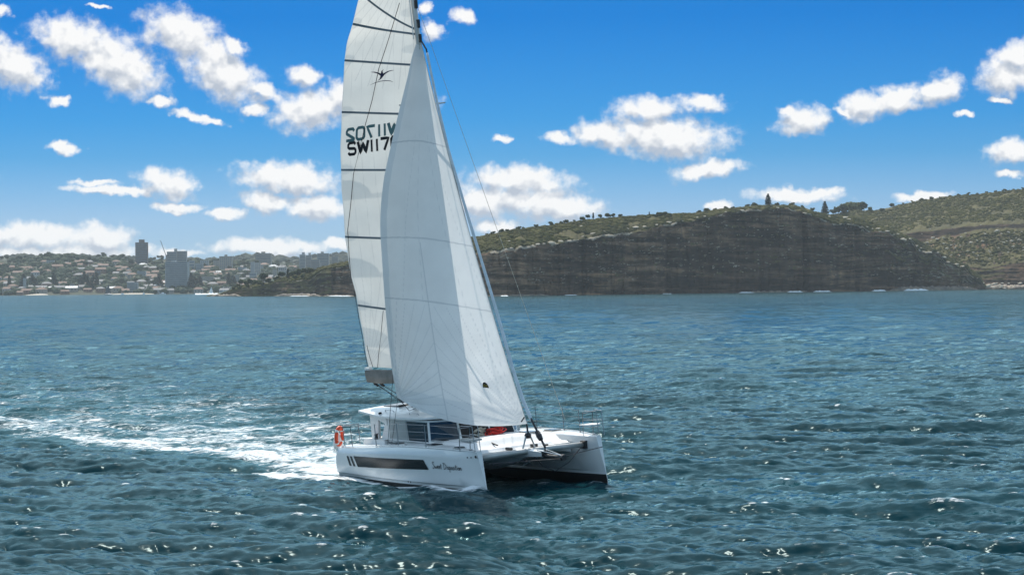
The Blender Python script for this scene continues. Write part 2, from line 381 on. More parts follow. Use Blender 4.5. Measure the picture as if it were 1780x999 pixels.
# ------------------------------------------------------------------ land materials
def cliff_material():
    m = bpy.data.materials.new('sandstone_cliff'); m.use_nodes = True; t = m.node_tree; b = t.nodes['Principled BSDF']
    geo = node(t, 'ShaderNodeNewGeometry')
    mp = node(t, 'ShaderNodeMapping'); mp.inputs['Scale'].default_value = (0.009, 0.009, 0.15); link(t, geo.outputs['Position'], mp.inputs[0])
    strata = noise(t, mp.outputs[0], 1.0, 6, 0.65)
    mp2 = node(t, 'ShaderNodeMapping'); mp2.inputs['Scale'].default_value = (0.05, 0.05, 0.022); link(t, geo.outputs['Position'], mp2.inputs[0])
    streak = noise(t, mp2.outputs[0], 1.0, 5, 0.65)
    patch = noise(t, geo.outputs['Position'], 0.03, 5, 0.6)
    c = mixc(t, mrange(t, strata, 0.43, 0.64), (0.036, 0.028, 0.022), (0.37, 0.275, 0.19))
    c = mixc(t, mth(t, 'MULTIPLY', mrange(t, patch, 0.50, 0.62), 0.75), c, mixc(t, mrange(t, strata, 0.4, 0.6), (0.085, 0.058, 0.044), (0.27, 0.19, 0.135)))
    c = mixc(t, mth(t, 'MULTIPLY', mrange(t, streak, 0.47, 0.66), 0.35), c, (0.036, 0.039, 0.039))
    fine = noise(t, geo.outputs['Position'], 0.22, 4, 0.7)
    c = mixc(t, mth(t, 'MULTIPLY', mrange(t, fine, 0.60, 0.72), 0.5), c, (0.27, 0.235, 0.19))
    mp3 = node(t, 'ShaderNodeMapping'); mp3.inputs['Scale'].default_value = (0.028, 0.028, 0.30); link(t, geo.outputs['Position'], mp3.inputs[0])
    bed = noise(t, mp3.outputs[0], 1.0, 5, 0.62)
    c = mixc(t, mrange(t, bed, 0.36, 0.52), mixc(t, 1.0, c, (0.30, 0.30, 0.31), 'MULTIPLY'), c)
    mp4 = node(t, 'ShaderNodeMapping'); mp4.inputs['Scale'].default_value = (0.14, 0.14, 0.016); link(t, geo.outputs['Position'], mp4.inputs[0])
    joint = noise(t, mp4.outputs[0], 1.0, 4, 0.6)
    c = mixc(t, mth(t, 'MULTIPLY', mrange(t, joint, 0.62, 0.68), 0.6), c, (0.014, 0.014, 0.015))
    big = noise(t, geo.outputs['Position'], 0.011, 4, 0.6)
    c = mixc(t, mth(t, 'MULTIPLY', mrange(t, big, 0.40, 0.58), 0.75), c, mixc(t, 1.0, c, (0.32, 0.32, 0.34), 'MULTIPLY'))
    big2 = noise(t, geo.outputs['Position'], 0.021, 4, 0.6)
    c = mixc(t, mth(t, 'MULTIPLY', mrange(t, big2, 0.52, 0.66), 0.8), c, mixc(t, 1.0, c, (1.9, 1.75, 1.55), 'MULTIPLY'))
    c = mixc(t, 1.0, c, (0.78, 0.64, 0.53), 'MULTIPLY')
    link(t, c, b.inputs['Base Color']); b.inputs['Roughness'].default_value = 0.95; b.inputs['Specular IOR Level'].default_value = 0.1
    return m
def scrub_material(name, a, b2, c3, scale=0.03):
    m = bpy.data.materials.new(name); m.use_nodes = True; t = m.node_tree; b = t.nodes['Principled BSDF']
    geo = node(t, 'ShaderNodeNewGeometry')
    n1 = noise(t, geo.outputs['Position'], scale, 5, 0.65); n2 = noise(t, geo.outputs['Position'], scale * 9, 3, 0.6)
    c = mixc(t, mrange(t, n1, 0.36, 0.62), a, b2); c = mixc(t, mth(t, 'MULTIPLY', mrange(t, n2, 0.42, 0.68), 0.75), c, c3)
    link(t, c, b.inputs['Base Color']); b.inputs['Roughness'].default_value = 0.9; b.inputs['Specular IOR Level'].default_value = 0.1
    return m
M_CLIFF = cliff_material()
M_SCRUB = scrub_material('scrub_cover', (0.050, 0.051, 0.013), (0.104, 0.094, 0.021), (0.072, 0.060, 0.021))
M_GROUND = scrub_material('heath_ground', (0.047, 0.045, 0.013), (0.096, 0.083, 0.023), (0.076, 0.060, 0.025))
M_LEAF = mat('tree_leaves', (0.040, 0.058, 0.026), 0.9, var=0.55, vscale=0.35, spec=0.15)
M_LEAF2 = mat('olive_leaves', (0.070, 0.085, 0.032), 0.9, var=0.5, vscale=0.35, spec=0.15)
M_PINE = mat('pine_needles', (0.026, 0.038, 0.024), 0.9, var=0.4, vscale=0.5, spec=0.15)
M_BARK = mat('bark', (0.11, 0.085, 0.065), 0.9, var=0.3, vscale=2)
M_ROCK = mat('pale_sandstone', (0.50, 0.43, 0.33), 0.9, var=0.35, vscale=0.4, spec=0.2)
M_LEDGE = mat('wet_sandstone', (0.24, 0.19, 0.135), 0.8, vscale=0.12, col2=(0.09, 0.075, 0.062), spec=0.3)
M_LIP = mat('pale_ledge_sandstone', (0.36, 0.31, 0.24), 0.9, vscale=0.09, col2=(0.11, 0.095, 0.06), spec=0.2)
M_SAND = mat('beach_sand', (0.36, 0.31, 0.24), 0.9, var=0.15, vscale=0.05)
M_SURF = mat('white_surf', (0.82, 0.85, 0.86), 0.7, var=0.12, vscale=0.4)
M_FARHILL = scrub_material('far_hill_bush', (0.035, 0.045, 0.026), (0.060, 0.066, 0.034), (0.05, 0.055, 0.04), 0.008)
M_SUBURB = scrub_material('suburb_ground', (0.035, 0.046, 0.024), (0.075, 0.075, 0.045), (0.05, 0.05, 0.034), 0.012)

def itp(tab, u): t = np.array(tab, float); return np.interp(u, t[:, 0], t[:, 1])
SKYL = [(360,515),(372,514),(395,509),(405,503),(412,499),(440,495),(475,493),(490,483),(520,476),(545,472),(560,464),(580,460),(605,455),(640,450),(700,437),(760,425),(835,411),(860,406),(900,399),(960,391),(1010,384),(1060,378),(1110,375),(1160,372),(1210,371),(1240,366),(1290,361),(1320,357),(1370,356),(1400,361),(1420,369),(1440,374),(1480,378),(1520,388),(1560,403),(1600,421),(1640,444),(1680,462),(1700,480),(1712,500)]
EDGE = [(360,515.5),(372,514.5),(400,507),(412,502),(440,499),(470,496),(480,490),(500,489),(540,488),(552,476),(565,468),(580,466),(600,462),(620,458),(700,450),(760,446),(840,441),(870,436),(920,429),(980,422),(1040,412),(1100,405),(1150,392),(1200,385),(1260,371),(1300,366),(1370,362),(1410,373),(1440,386),(1484,390),(1502,394),(1510,402),(1545,406),(1556,416),(1588,421),(1599,436),(1634,442),(1645,456),(1676,462),(1684,478),(1702,486),(1712,502)]
DEP = [(360,2830),(480,2680),(615,2400),(880,2120),(1200,2380),(1500,2600),(1712,2760)]

def build_headland():
    us = np.linspace(362, 1711, 1150)
    D = itp(DEP, us)
    D = D + 14 * (fbm(us / 42, us * 0, 3, 3) - 0.5) * 2 + 5 * (fbm(us / 11, us * 0 + 4, 2, 8) - 0.5) * 2
    D = D + np.where((us > 1370) & (us < 1470), -10 * np.sin((us - 1370) / 100 * math.pi), 0)
    ey = itp(EDGE, us); sy = itp(SKYL, us)
    ey = ey + 4.0 * (fbm(us / 16, us * 0, 3, 21) - 0.5) + 3.5 * (np.floor(vnoise(us / 8, us * 0, 27) * 3) / 3 - 0.33) * (us > 640) + (us > 1440) * (us < 1700) * 9 * (np.floor(fbm(us / 13, us * 0 + 2, 3, 29) * 5) / 5 - 0.45); sy = np.minimum(sy + 2.0 * (fbm(us / 9, us * 0, 2, 5) - 0.5), ey - 0.4)
    rows = []; kinds = []
    uvs = np.array([uv_of(u, 0) for u in us])
    def P(py, Y):
        dx = us - CX; dy = py - CY; c, s = math.cos(ROLL), math.sin(ROLL)
        return np.stack([(c * dx - s * dy) / FPX * Y, Y, HC - (s * dx + c * dy) / FPX * Y], -1)
    top = P(ey, D + 12); zt = top[:, 2]
    bx = P(ey, D)[:, 0]
    n1 = 120
    for i in range(n1):
        f = i / (n1 - 1)
        z = -2 + (zt + 2) * f
        sx = us / 2.2
        ledge = fbm(us / 120 + 0.02 * z, z / 5.5, 3, 31)
        led2 = vnoise(us / 260, z / 2.2, 77)
        setb = 12 * f ** 1.2 + 9.0 * (np.floor(ledge * 8) / 8 - 0.45) + 2.6 * (led2 - 0.5) + 3.4 * (np.floor(fbm(us / 34, z / 9, 3, 44) * 5) / 5 - 0.5) + 4.2 * (fbm(us / 8, z / 18, 4, 41) - 0.5) + 13 * (np.floor(fbm(us / 24, z / 70, 3, 55) * 6) / 6 - 0.5) - 9 * np.exp(-((us - 1396 - 0.12 * z) / 5.0) ** 2) * 0 + 14 * np.exp(-((us - 1398) / 4.0) ** 2) + 9 * np.exp(-((us - 1488) / 5.0) ** 2) + 10 * np.exp(-((us - 1160) / 5.0) ** 2) + 9 * np.exp(-((us - 1012) / 4.0) ** 2)
        # undercut, sea-worn foot
        setb = setb + 3.0 * np.exp(-((z - 4) / 5.0) ** 2) * (zt > 25)
        k = np.where(zt > 1, 1, 0.3)
        Y = D + np.where(f > 0.985, 12, setb * np.clip(zt / 30, 0.25, 1)) * k
        X = bx + (top[:, 0] - bx) * f
        rows.append(np.stack([X, Y, z], -1))
    # the heath slope from the edge to the skyline, then the ground behind it
    rise = np.maximum(P(sy, D)[:, 2] - zt, 0.5)
    run = 25 + rise / math.tan(R(17))
    n2 = 46
    last = rows[-1]
    for i in range(1, n2 + 1):
        f = i / n2
        py = ey + (sy - ey) * (f ** 0.85); Y = D + 12 + run * f
        p = P(py, Y)
        p[:, 2] += 2.2 * (fbm(us / 7, us * 0 + f * 9, 3, 61) - 0.5) * math.sin(f * math.pi)
        rows.append(p)
    crest = rows[-1]
    for i in range(1, 9):
        f = i / 8; p = crest.copy(); p[:, 1] += 260 * f; p[:, 2] = crest[:, 2] * (1 - f * f) - 2 * f; rows.append(p)
    G = np.stack(rows, 0)
    o = grid_obj('headland', G, [M_CLIFF, M_GROUND, M_LIP], smooth=False)
    nq = (G.shape[0] - 1) * (G.shape[1] - 1)
    mi = np.zeros((G.shape[0] - 1, G.shape[1] - 1), np.int32)
    mi[n1 - 1:, :] = 1
    # bare rock ledges at the cliff lip, sun highlight put into their pale tone
    lip = vnoise(us[:-1] / 13, us[:-1] * 0, 91)
    for j in range(3): mi[n1 - 1 + j, :] = np.where(lip > 0.42 + 0.14 * j, 2, 1)
    mi[n1 - 3:n1 - 1, :] = np.where(lip > 0.5, 2, 0)
    # scrub hanging on the broken ground of the low point
    low = (us[:-1] < 575)
    for i in range(n1 - 1):
        f = i / n1
        mi[i, :] = np.where(low & (fbm(us[:-1] / 12, us[:-1] * 0 + i / 9, 3, 15) > 0.62 - 0.2 * f), 1, mi[i, :])
    ub = us[:-1]
    for i in range(30, n1 - 2):        # scrub and bare pale ledges spilling down the broken ends of the face
        f = i / n1; nn = fbm(ub / 10, ub * 0 + i / 4.5, 3, 215)
        thr = 0.74 - 0.20 * ss(1480, 1620, ub) * f
        mi[i, :] = np.where((ub > 1000) & (nn > thr), 1, mi[i, :])
        mi[i, :] = np.where(fbm(ub / 7, ub * 0 + i / 1.6, 3, 225) > 0.76 - 0.10 * ss(1500, 1640, ub), 2, mi[i, :])
    o.data.polygons.foreach_set('material_index', mi.reshape(-1))
    struct(o)
    return us, G[n1 - 1:n1 + n2]
hl_us, HL = build_headland()

HB = [(1380,3000),(1500,2960),(1640,2880),(1700,2850),(1780,2820),(1900,2780),(2150,2700)]
H_SK = [(1380,376),(1440,374),(1480,367),(1500,366),(1530,365),(1560,357),(1600,348),(1650,342),(1700,337),(1750,332),(1780,328),(1850,322),(1950,326),(2150,340)]
H_C = [(1380,428),(1500,424),(1560,408),(1600,404),(1680,394),(1720,391),(1780,388),(1900,380),(2150,380)]
H_B = [(1380,436),(1500,432),(1560,420),(1600,420),(1680,402),(1720,398),(1780,394),(1900,386),(2150,386)]
H_A = [(1380,474),(1640,470),(1690,464),(1720,466),(1780,457),(1900,450),(2150,450)]
def build_hillside():
    us = np.linspace(1385, 2140, 620)
    D = itp(HB, us) + 10 * (fbm(us / 40, us * 0, 3, 103) - 0.5)
    c, s = math.cos(ROLL), math.sin(ROLL)
    def P(py, Y):
        dx = us - CX; dy = py - CY
        return np.stack([(c * dx - s * dy) / FPX * Y, Y, HC - (s * dx + c * dy) / FPX * Y], -1)
    sk = itp(H_SK, us) + 1.4 * (fbm(us / 10, us * 0, 3, 7) - 0.5); cc = itp(H_C, us) + 5 * (fbm(us / 14, us * 0, 3, 9) - 0.5); bb = itp(H_B, us) + 6 * (fbm(us / 11, us * 0, 3, 10) - 0.5)
    bb = np.maximum(bb, cc + 2.0)
    aa = itp(H_A, us) + 6 * (fbm(us / 16, us * 0, 3, 12) - 0.5)
    base = np.full_like(us, -2.0)
    rows = []; kind = []
    b0 = P(itp([(1380,500),(2150,500)], us), D); b0[:, 2] = -2.0
    lowt = P(aa, D + 55)
    n = 46
    for i in range(n):
        f = i / (n - 1); z = -2 + (lowt[:, 2] + 2) * f
        Y = D + 20 + 35 * f + 5 * (np.floor(fbm(us / 60, z / 4, 3, 131) * 6) / 6 - 0.5) + 6 * (fbm(us / 14, z / 9, 3, 141) - 0.5) * (f < 0.98)
        rows.append(np.stack([b0[:, 0] + (lowt[:, 0] - b0[:, 0]) * f, Y, z], -1)); kind.append(0)
    def sweep(pa, ya, pb, yb, n, k, rough, seed, ease=1.0):
        for i in range(1, n + 1):
            f = i / n; p = P(pa + (pb - pa) * f ** ease, ya + (yb - ya) * f)
            if i < n: p[:, 2] += rough * (fbm(us / 8, us * 0 + f * 7, 3, seed) - 0.5); p[:, 1] += rough * 2 * (fbm(us / 13, us * 0 + f * 5, 3, seed + 9) - 0.5)
            rows.append(p); kind.append(k)
    sweep(aa, D + 55, bb, D + 190, 34, 1, 5, 151)
    sweep(bb, D + 190, cc, D + 199, 8, 0, 1, 161)
    sweep(cc, D + 199, sk, D + 480, 40, 1, 5, 171, 0.9)
    crest = rows[-1]
    for i in range(1, 7):
        f = i / 6; p = crest.copy(); p[:, 1] += 320 * f; p[:, 2] = crest[:, 2] * (1 - f * f) - 2 * f; rows.append(p); kind.append(1)
    G = np.stack(rows, 0)
    o = grid_obj('hillside', G, [M_CLIFF, M_GROUND], smooth=False)
    mi = np.repeat(np.array(kind[1:], np.int32)[:, None], len(us) - 1, 1)
    for i in range(46, 46 + 34):
        mi[i, :] = np.where(fbm(us[:-1] / 9, us[:-1] * 0 + i / 4.0, 3, 23) > 0.66, 0, mi[i, :])
    for i in range(20, 46):
        mi[i, :] = np.where(fbm(us[:-1] / 22, us[:-1] * 0 + i / 5.0, 3, 25) > 0.60, 1, mi[i, :])
    o.data.polygons.foreach_set('material_index', mi.reshape(-1))
    struct(o)
    return us, G
hs_us, HS = build_hillside()

# ---- low bushes covering the slopes: nobody could count them
ICO_V = []
_p = (1 + 5 ** 0.5) / 2
for a, b in ((-1, _p), (1, _p), (-1, -_p), (1, -_p)): ICO_V.append((a, b, 0))
for a, b in ((-1, _p), (1, _p), (-1, -_p), (1, -_p)): ICO_V.append((0, a, b))
for a, b in ((_p, -1), (_p, 1), (-_p, -1), (-_p, 1)): ICO_V.append((a, 0, b))
ICO_V = np.array(ICO_V) / math.sqrt(1 + _p * _p)
ICO_F = np.array([(0,11,5),(0,5,1),(0,1,7),(0,7,10),(0,10,11),(1,5,9),(5,11,4),(11,10,2),(10,7,6),(7,1,8),(3,9,4),(3,4,2),(3,2,6),(3,6,8),(3,8,9),(4,9,5),(2,4,11),(6,2,10),(8,6,7),(9,8,1)])
def tri_mesh(name, V, F, m, mi=None):
    me = bpy.data.meshes.new(name)
    me.vertices.add(len(V)); me.vertices.foreach_set('co', V.reshape(-1).astype(np.float32))
    me.loops.add(F.size); me.loops.foreach_set('vertex_index', F.reshape(-1).astype(np.int32))
    me.polygons.add(len(F)); me.polygons.foreach_set('loop_start', np.arange(0, F.size, 3, dtype=np.int32)); me.polygons.foreach_set('loop_total', np.full(len(F), 3, dtype=np.int32))
    me.update(calc_edges=True)
    for x in (m if isinstance(m, (list, tuple)) else [m]): me.materials.append(x)
    return me
def bushes(name, centres, sizes, m, label, cat, flat=0.5):
    n = len(centres); r = np.random.default_rng(n)
    jit = 1 + 0.42 * (r.random((n, 12)) - 0.5)
    V = ICO_V[None] * jit[..., None] * sizes[:, None, None] * np.array([1.15, 1.15, flat])
    V = V + centres[:, None, :]
    F = (ICO_F[None] + (np.arange(n) * 12)[:, None, None]).reshape(-1, 3)
    o = bpy.data.objects.new(name, tri_mesh(name, V.reshape(-1, 3), F, m)); C.objects.link(o)
    tag(o, label, cat, kind='stuff')
    return o
def sample_grid(G, n, r, lo=0.0, hi=1.0):
    a = lo + (hi - lo) * r.random(n); i = a * (G.shape[0] - 1.001); j = r.random(n) * (G.shape[1] - 1.001)
    i0 = i.astype(int); j0 = j.astype(int); fi = (i - i0)[:, None]; fj = (j - j0)[:, None]
    return G[i0, j0] * (1 - fi) * (1 - fj) + G[i0 + 1, j0] * fi * (1 - fj) + G[i0, j0 + 1] * (1 - fi) * fj + G[i0 + 1, j0 + 1] * fi * fj
r1 = np.random.default_rng(2)
c1 = sample_grid(HL, 17000, r1, 0.08, 1.0)
keep = fbm(c1[:, 0] / 22, c1[:, 1] / 22, 3, 5) > 0.30; c1 = c1[keep]
bushes('scrub', c1, 0.9 + 2.0 * r1.random(len(c1)) ** 2, M_SCRUB, 'low olive heath scrub covering the slope above the long dark sea cliff', 'scrub')
c2 = np.concatenate([sample_grid(HS[47:78], 5600, r1, 0.02, 0.98), sample_grid(HS[90:130], 15000, r1, 0.02, 1.0)])
keep = fbm(c2[:, 0] / 26, c2[:, 1] / 40, 3, 6) > 0.30; c2 = c2[keep]
bushes('scrub', c2, 0.9 + 2.3 * r1.random(len(c2)) ** 2, M_SCRUB, 'green scrub covering the higher hillside on the right behind the cliff', 'scrub')

# ---- wave-cut rock ledges and surf at the foot of the cliffs
def strip_along(name, pts, depth, height, m, seed, n=90):
    """an irregular low rock shelf (or surf line) following picture points at the waterline"""
    us = np.linspace(pts[0], pts[1], n)
    r = np.random.default_rng(seed); rows = []
    D = (itp(DEP, us) if us.mean() < 1640 else itp(HB, us)) - 6
    env = np.clip(np.minimum(np.arange(n), np.arange(n)[::-1]) / (n * 0.16), 0.05, 1)
    for k, (dy, hz) in enumerate(((0, -0.6), (0.04, 0.55), (0.25, 0.9), (0.6, 1.0), (1.0, 0.9), (1.05, -0.6))):
        Y = D - depth * (1 - dy) + 1.6 * (fbm(us / 2.0, us * 0 + k * 3, 3, seed) - 0.5)
        z = height * hz * (0.35 + 1.1 * fbm(us / 3.0, us * 0 + k, 3, seed + 3)) * env if hz > 0 else np.full(n, -0.6)
        X = (us - CX) / FPX * D
        rows.append(np.stack([X, Y, z], -1))
    return grid_obj(name, np.stack(rows, 0), m, smooth=False)
for i, (a, b, dp, h) in enumerate(((478, 560, 10, 2.6), (560, 618, 7, 1.3), (842, 960, 6, 1.2), (1290, 1420, 6, 1.6), (1540, 1700, 14, 4.2), (1640, 1800, 26, 4.8), (1560, 1640, 9, 2.6), (366, 420, 10, 2.2))):
    struct(strip_along('rock_ledge', (a, b), dp, h, M_LEDGE, 40 + i))
for i, (a, b, h) in enumerate(((1282, 1308, 1.3), (1366, 1392, 2.0), (1410, 1442, 1.8), (1512, 1536, 2.2), (1566, 1610, 2.8), (1648, 1682, 3.4), (1738, 1776, 2.0), (572, 612, 1.3), (980, 1003, 0.8), (1150, 1166, 0.7), (505, 540, 0.8), (870, 884, 0.9))):
    o = strip_along('surf', (a, b), 12, h * .62, M_SURF, 70 + i, 40); o.location.y = -9
    struct(o, 'stuff'); o['label'] = 'white surf breaking on the rocks at the foot of the cliffs'; o['category'] = 'surf'

# ---- pale boulders lying on the right-hand slope, each a thing
def boulder_mesh(seed):
    r = np.random.default_rng(seed)
    V = ICO_V * (1 + 0.5 * (r.random((12, 1)) - 0.5)); V = V * np.array([1.6, 1.0, 0.55])
    return tri_mesh('boulder', V, ICO_F, M_ROCK)
BM = [boulder_mesh(i) for i in range(5)]
def ground_at(us, G, px, py):
    """nearest terrain point to a picture point"""
    c, s = math.cos(ROLL), math.sin(ROLL)
    xx = G[..., 0] / G[..., 1] * FPX; yv = -(G[..., 2] - HC) / G[..., 1] * FPX
    X = CX + c * xx + s * yv; Yp = CY - s * xx + c * yv
    d = (X - px) ** 2 + (Yp - py) ** 2
    i = np.unravel_index(np.argmin(d), d.shape); return Vector(G[i])
bl = [(1732,404,9),(1754,407,8),(1741,408,5),(1712,408,5),(1622,416,7),(1628,418,6),(1612,423,6),(1688,424,7),(1698,421,5),(1708,421,5),(1645,433,6),(1660,431,5),(1652,428,5),(1640,424,5),(1682,438,4),(1758,421,6),(1745,424,5),(1770,418,5),(1720,440,4),(1692,440,4),(1752,440,4),(1780,432,6),(1668,445,4),(1700,445,4),(1620,440,4),(1632,444,4),(1760,430,5),(1735,432,4),(1678,407,4),(1704,393,3),(1775,405,4),(1616,398,4),(1600,428,4),(1590,437,4),(1640,415,4),(1672,414,4),(1720,452,4),(1698,453,4),(1660,455,4),(1650,448,3)]
rb = random.Random(5)
for _ in range(30): bl.append((rb.uniform(1600, 1790), rb.uniform(405, 448), rb.uniform(2, 4)))
for i, (px, py, wd) in enumerate(bl):
    p = ground_at(hs_us, HS[46:90], px, py)
    o = bpy.data.objects.new('boulder', BM[i % 5]); C.objects.link(o)
    s = wd / FPX * p.y / 3.2 * 1.25; o.scale = (s, s, s * rb.uniform(0.7, 1.2)); o.rotation_euler = (rb.uniform(.35, .75), rb.uniform(-.2, .2), rb.uniform(-.5, .5))
    o.location = p + Vector((0, -2.0, s * 0.55 + .6))
    tag(o, 'pale sandstone boulder among green scrub on the right hillside below the dark rock band', 'boulder', 'boulders on the right hillside')
rq = random.Random(77)
for i, (px, py, wd) in enumerate([(rq.uniform(1590, 1775), rq.uniform(489, 500), rq.uniform(4, 10)) for _ in range(34)] + [(1628,484,16),(1690,488,9),(1700,494,14),(1716,495,18),(1672,497,12),(1650,496,10),(1740,497,10),(1708,490,8),(1660,490,9),(1728,492,12),(1695,486,6)]):
    Y = 2830 - 30 * (i % 3); p = at(px, py, Y)
    o = bpy.data.objects.new('boulder', BM[(i + 2) % 5]); C.objects.link(o)
    s = wd / FPX * Y / 3.2; o.scale = (s, s, s * 0.6); o.rotation_euler = (0.5, -0.5 if wd == 16 else rb.uniform(-.25, .25), rb.uniform(-.4, .4)); o.location = (p.x, p.y, max(p.z - 1, 1.5))
    tag(o, 'fallen sandstone slab on the rock ledge at the right end of the cliff foot', 'boulder', 'fallen slabs at the foot of the cliff')
for i, (px, py, wd) in enumerate([(888,433,8),(925,428,6),(958,424,14),(975,421,10),(990,420,8),(945,427,8),(1012,412,6),(1090,399,8),(1105,397,12),(1120,395,7),(1163,388,10),(1212,379,5),(1010,394,6),(885,420,6),(1440,378,8),(1468,380,12),(1290,367,7),(1262,373,5),(1398,371,6),(1525,399,9),(1560,408,7),(1575,425,9),(1583,432,7),(1590,440,6),(1610,448,8),(1400,372,5),(1352,366,6),(1506,396,8),(1515,399,6),(1541,404,9),(1553,409,6),(1568,417,10),(1580,424,8),(1588,430,6),(1597,433,10),(1604,439,7),(1618,444,9),(1626,449,6),(1636,452,10),(1648,457,7),(1660,461,9),(1672,465,8),(905,431,7),(935,428,9),(1030,408,9),(1050,404,6),(1140,392,7),(1185,386,6),(1225,377,5),(1475,383,8)]):
    p = ground_at(hl_us, HL, px, py)
    o = bpy.data.objects.new('boulder', BM[i % 5]); C.objects.link(o)
    s = wd / FPX * p.y / 3.2 * 1.15; o.scale = (s, s, s * 0.45); o.rotation_euler = (rb.uniform(.3, .6), rb.uniform(-.15, .15), rb.uniform(-.4, .4)); o.location = p + Vector((0, -2.0, s * 0.3 + .4))
    tag(o, 'pale flat sandstone slab along the lip of the long dark cliff', 'boulder', 'rock slabs along the cliff lip')

# ------------------------------------------------------------------ trees
def crown_clumps(r, lobes, n, size):
    """leaf clumps scattered through the lobes of a crown; lobes: (x, y, z, rx, ry, rz)"""
    V = []; F = []
    base = np.array([(1, 0, -.5), (-.5, .87, -.5), (-.5, -.87, -.5), (0, 0, 1.1)])
    tf = np.array([(0, 1, 3), (1, 2, 3), (2, 0, 3), (0, 2, 1)])
    for i in range(n):
        L = lobes[r.integers(len(lobes))]
        d = r.normal(size=3); d /= np.linalg.norm(d); rad = r.random() ** 0.33
        p = np.array(L[:3]) + d * rad * np.array(L[3:])
        q = base @ np.linalg.qr(r.normal(size=(3, 3)))[0] * size * (0.6 + 0.8 * r.random())
        F.append(tf + len(V) * 4); V.append(q + p)
    return np.concatenate(V), np.concatenate(F)
def make_tree(kind, h, seed):
    r = np.random.default_rng(seed)
    if kind == 'pine':          # Norfolk pine: tiers of level branches with gaps
        V = []; F = []; k = 0
        for i in range(8):
            f = i / 7; rad = h * 0.27 * (1 - f) ** 0.75 + h * 0.05
            v_, f_ = crown_clumps(r, [(0, 0, h * (0.2 + 0.76 * f), rad, rad, h * 0.022)], int(70 - 45 * f), h * 0.055)
            V.append(v_); F.append(f_ + k); k += len(v_)
        V = np.concatenate(V); F = np.concatenate(F); tw = 0.022; tz = 0.95; m = M_PINE
    elif kind == 'column':
        V, F = crown_clumps(r, [(0, 0, h * (.3 + .12 * i), h * .15 * (1 - .11 * i), h * .15 * (1 - .11 * i), h * .11) for i in range(6)], 260, h * .055); tw = .03; tz = .5; m = M_PINE
    else:
        lobes = []
        for i in range(7):
            a = r.random() * 6.28; d = h * 0.34 * r.random() ** 0.6
            lobes.append((math.cos(a) * d, math.sin(a) * d, h * (0.52 + 0.3 * r.random()), h * .24, h * .24, h * .17))
        if kind == 'shrub': lobes = [(x * 1.5, y * 1.5, (z - .5) * .9 * .8 + .12 * h * 0, a * 1.2, b, c) for x, y, z, a, b, c in [(q[0], q[1], q[2], q[3], q[4], q[5]) for q in lobes]]; lobes = [(x, y, h * .18 + (i % 3) * h * .13, a, b, c) for i, (x, y, z, a, b, c) in enumerate(lobes)]
        if kind == 'bush': lobes = [(x, y, z * .62, a, b, c * 1.2) for x, y, z, a, b, c in lobes]
        V, F = crown_clumps(r, lobes, 420, h * .07); tw = .035; tz = .62; m = M_LEAF2 if kind in ('olive', 'bush', 'shrub') else M_LEAF
    t = MB(); t.tube([(0, 0, -0.06 * h), (0.01 * h, 0, tz * .5 * h), (0, 0.01 * h, tz * h)], [tw * h, tw * .75 * h, tw * .3 * h], 6)
    if kind not in ('pine', 'column'):
        for a in (0.4, 2.3, 4.4): t.tube([(0, 0, .32 * h), (.2 * h * math.cos(a), .2 * h * math.sin(a), .62 * h)], [tw * .5 * h, tw * .2 * h], 5)
    return t, tri_mesh('crown', V, F, m)
PROTO = {}
def tree(kind, name, px, py_base, height_px, Y, label, group, p=None, variant=0):
    key = (kind, variant)
    if key not in PROTO:
        t, cm = make_tree(kind, 10.0, hash(kind) % 1000 * 0 + len(PROTO) * 17 + 3)
        me = bpy.data.meshes.new('trunk'); me.from_pydata([tuple(v) for v in t.v], [], t.f); me.materials.append(M_BARK); PROTO[key] = (me, cm)
    me, cm = PROTO[key]
    q = p if p is not None else at(px, py_base, Y)
    s = height_px / FPX * q.y / 10.0
    o = empty(name, q, random.uniform(0, 6.28)); o.scale = (s, s, s)
    for nm, d in (('trunk', me), ('crown', cm)):
        c = bpy.data.objects.new(nm, d); C.objects.link(c); c.parent = o
    tag(o, label, 'tree', group)
    return o
def on_headland(px, py): return ground_at(hl_us, HL, px, py)
GR = 'trees on the cliff-top skyline'
tree('pine', 'pine_tree', 0, 0, 21, 0, 'lone tiered pine on the highest point of the dark cliff top, against a white cloud', GR, on_headland(1335, 358))
tree('pine', 'pine_tree', 0, 0, 25, 0, 'tiered pine on the cliff top just left of the round dark tree', GR, at(1434, 375, 2960))
for (px, h) in ((1464, 27), (1477, 33), (1490, 30)):
    tree('bush', 'broad_tree', 0, 0, h, 0, 'dark tree in the big round clump on the skyline right of the pines', GR, ground_at(hs_us, HS[125:131], px, 372), variant=px % 3)
for i, (px, h, k) in enumerate(((1503, 17, 'broad'), (1512, 12, 'bush'), (1533, 10, 'bush'), (1552, 11, 'broad'), (1448, 13, 'bush'), (1456, 12, 'bush'))):
    tree(k, 'small_tree', 0, 0, h, 0, 'small dark tree on the skyline beside the big round clump right of the pines', GR, ground_at(hs_us, HS[125:131], px, 368), variant=i % 2)
for i, (px, h, k) in enumerate(((1011, 11, 'bush'), (1021, 10, 'broad'), (1031, 12, 'column'), (1042, 11, 'bush'), (1057, 13, 'bush'), (1066, 10, 'bush'), (1078, 8, 'bush'), (1129, 8, 'column'), (1147, 12, 'bush'), (1155, 12, 'bush'), (1164, 9, 'bush'))):
    tree(k, 'small_tree', 0, 0, h, 0, 'small tree on the skyline above the middle of the cliff\'s heath slope', GR, on_headland(px, 376), variant=i % 2)
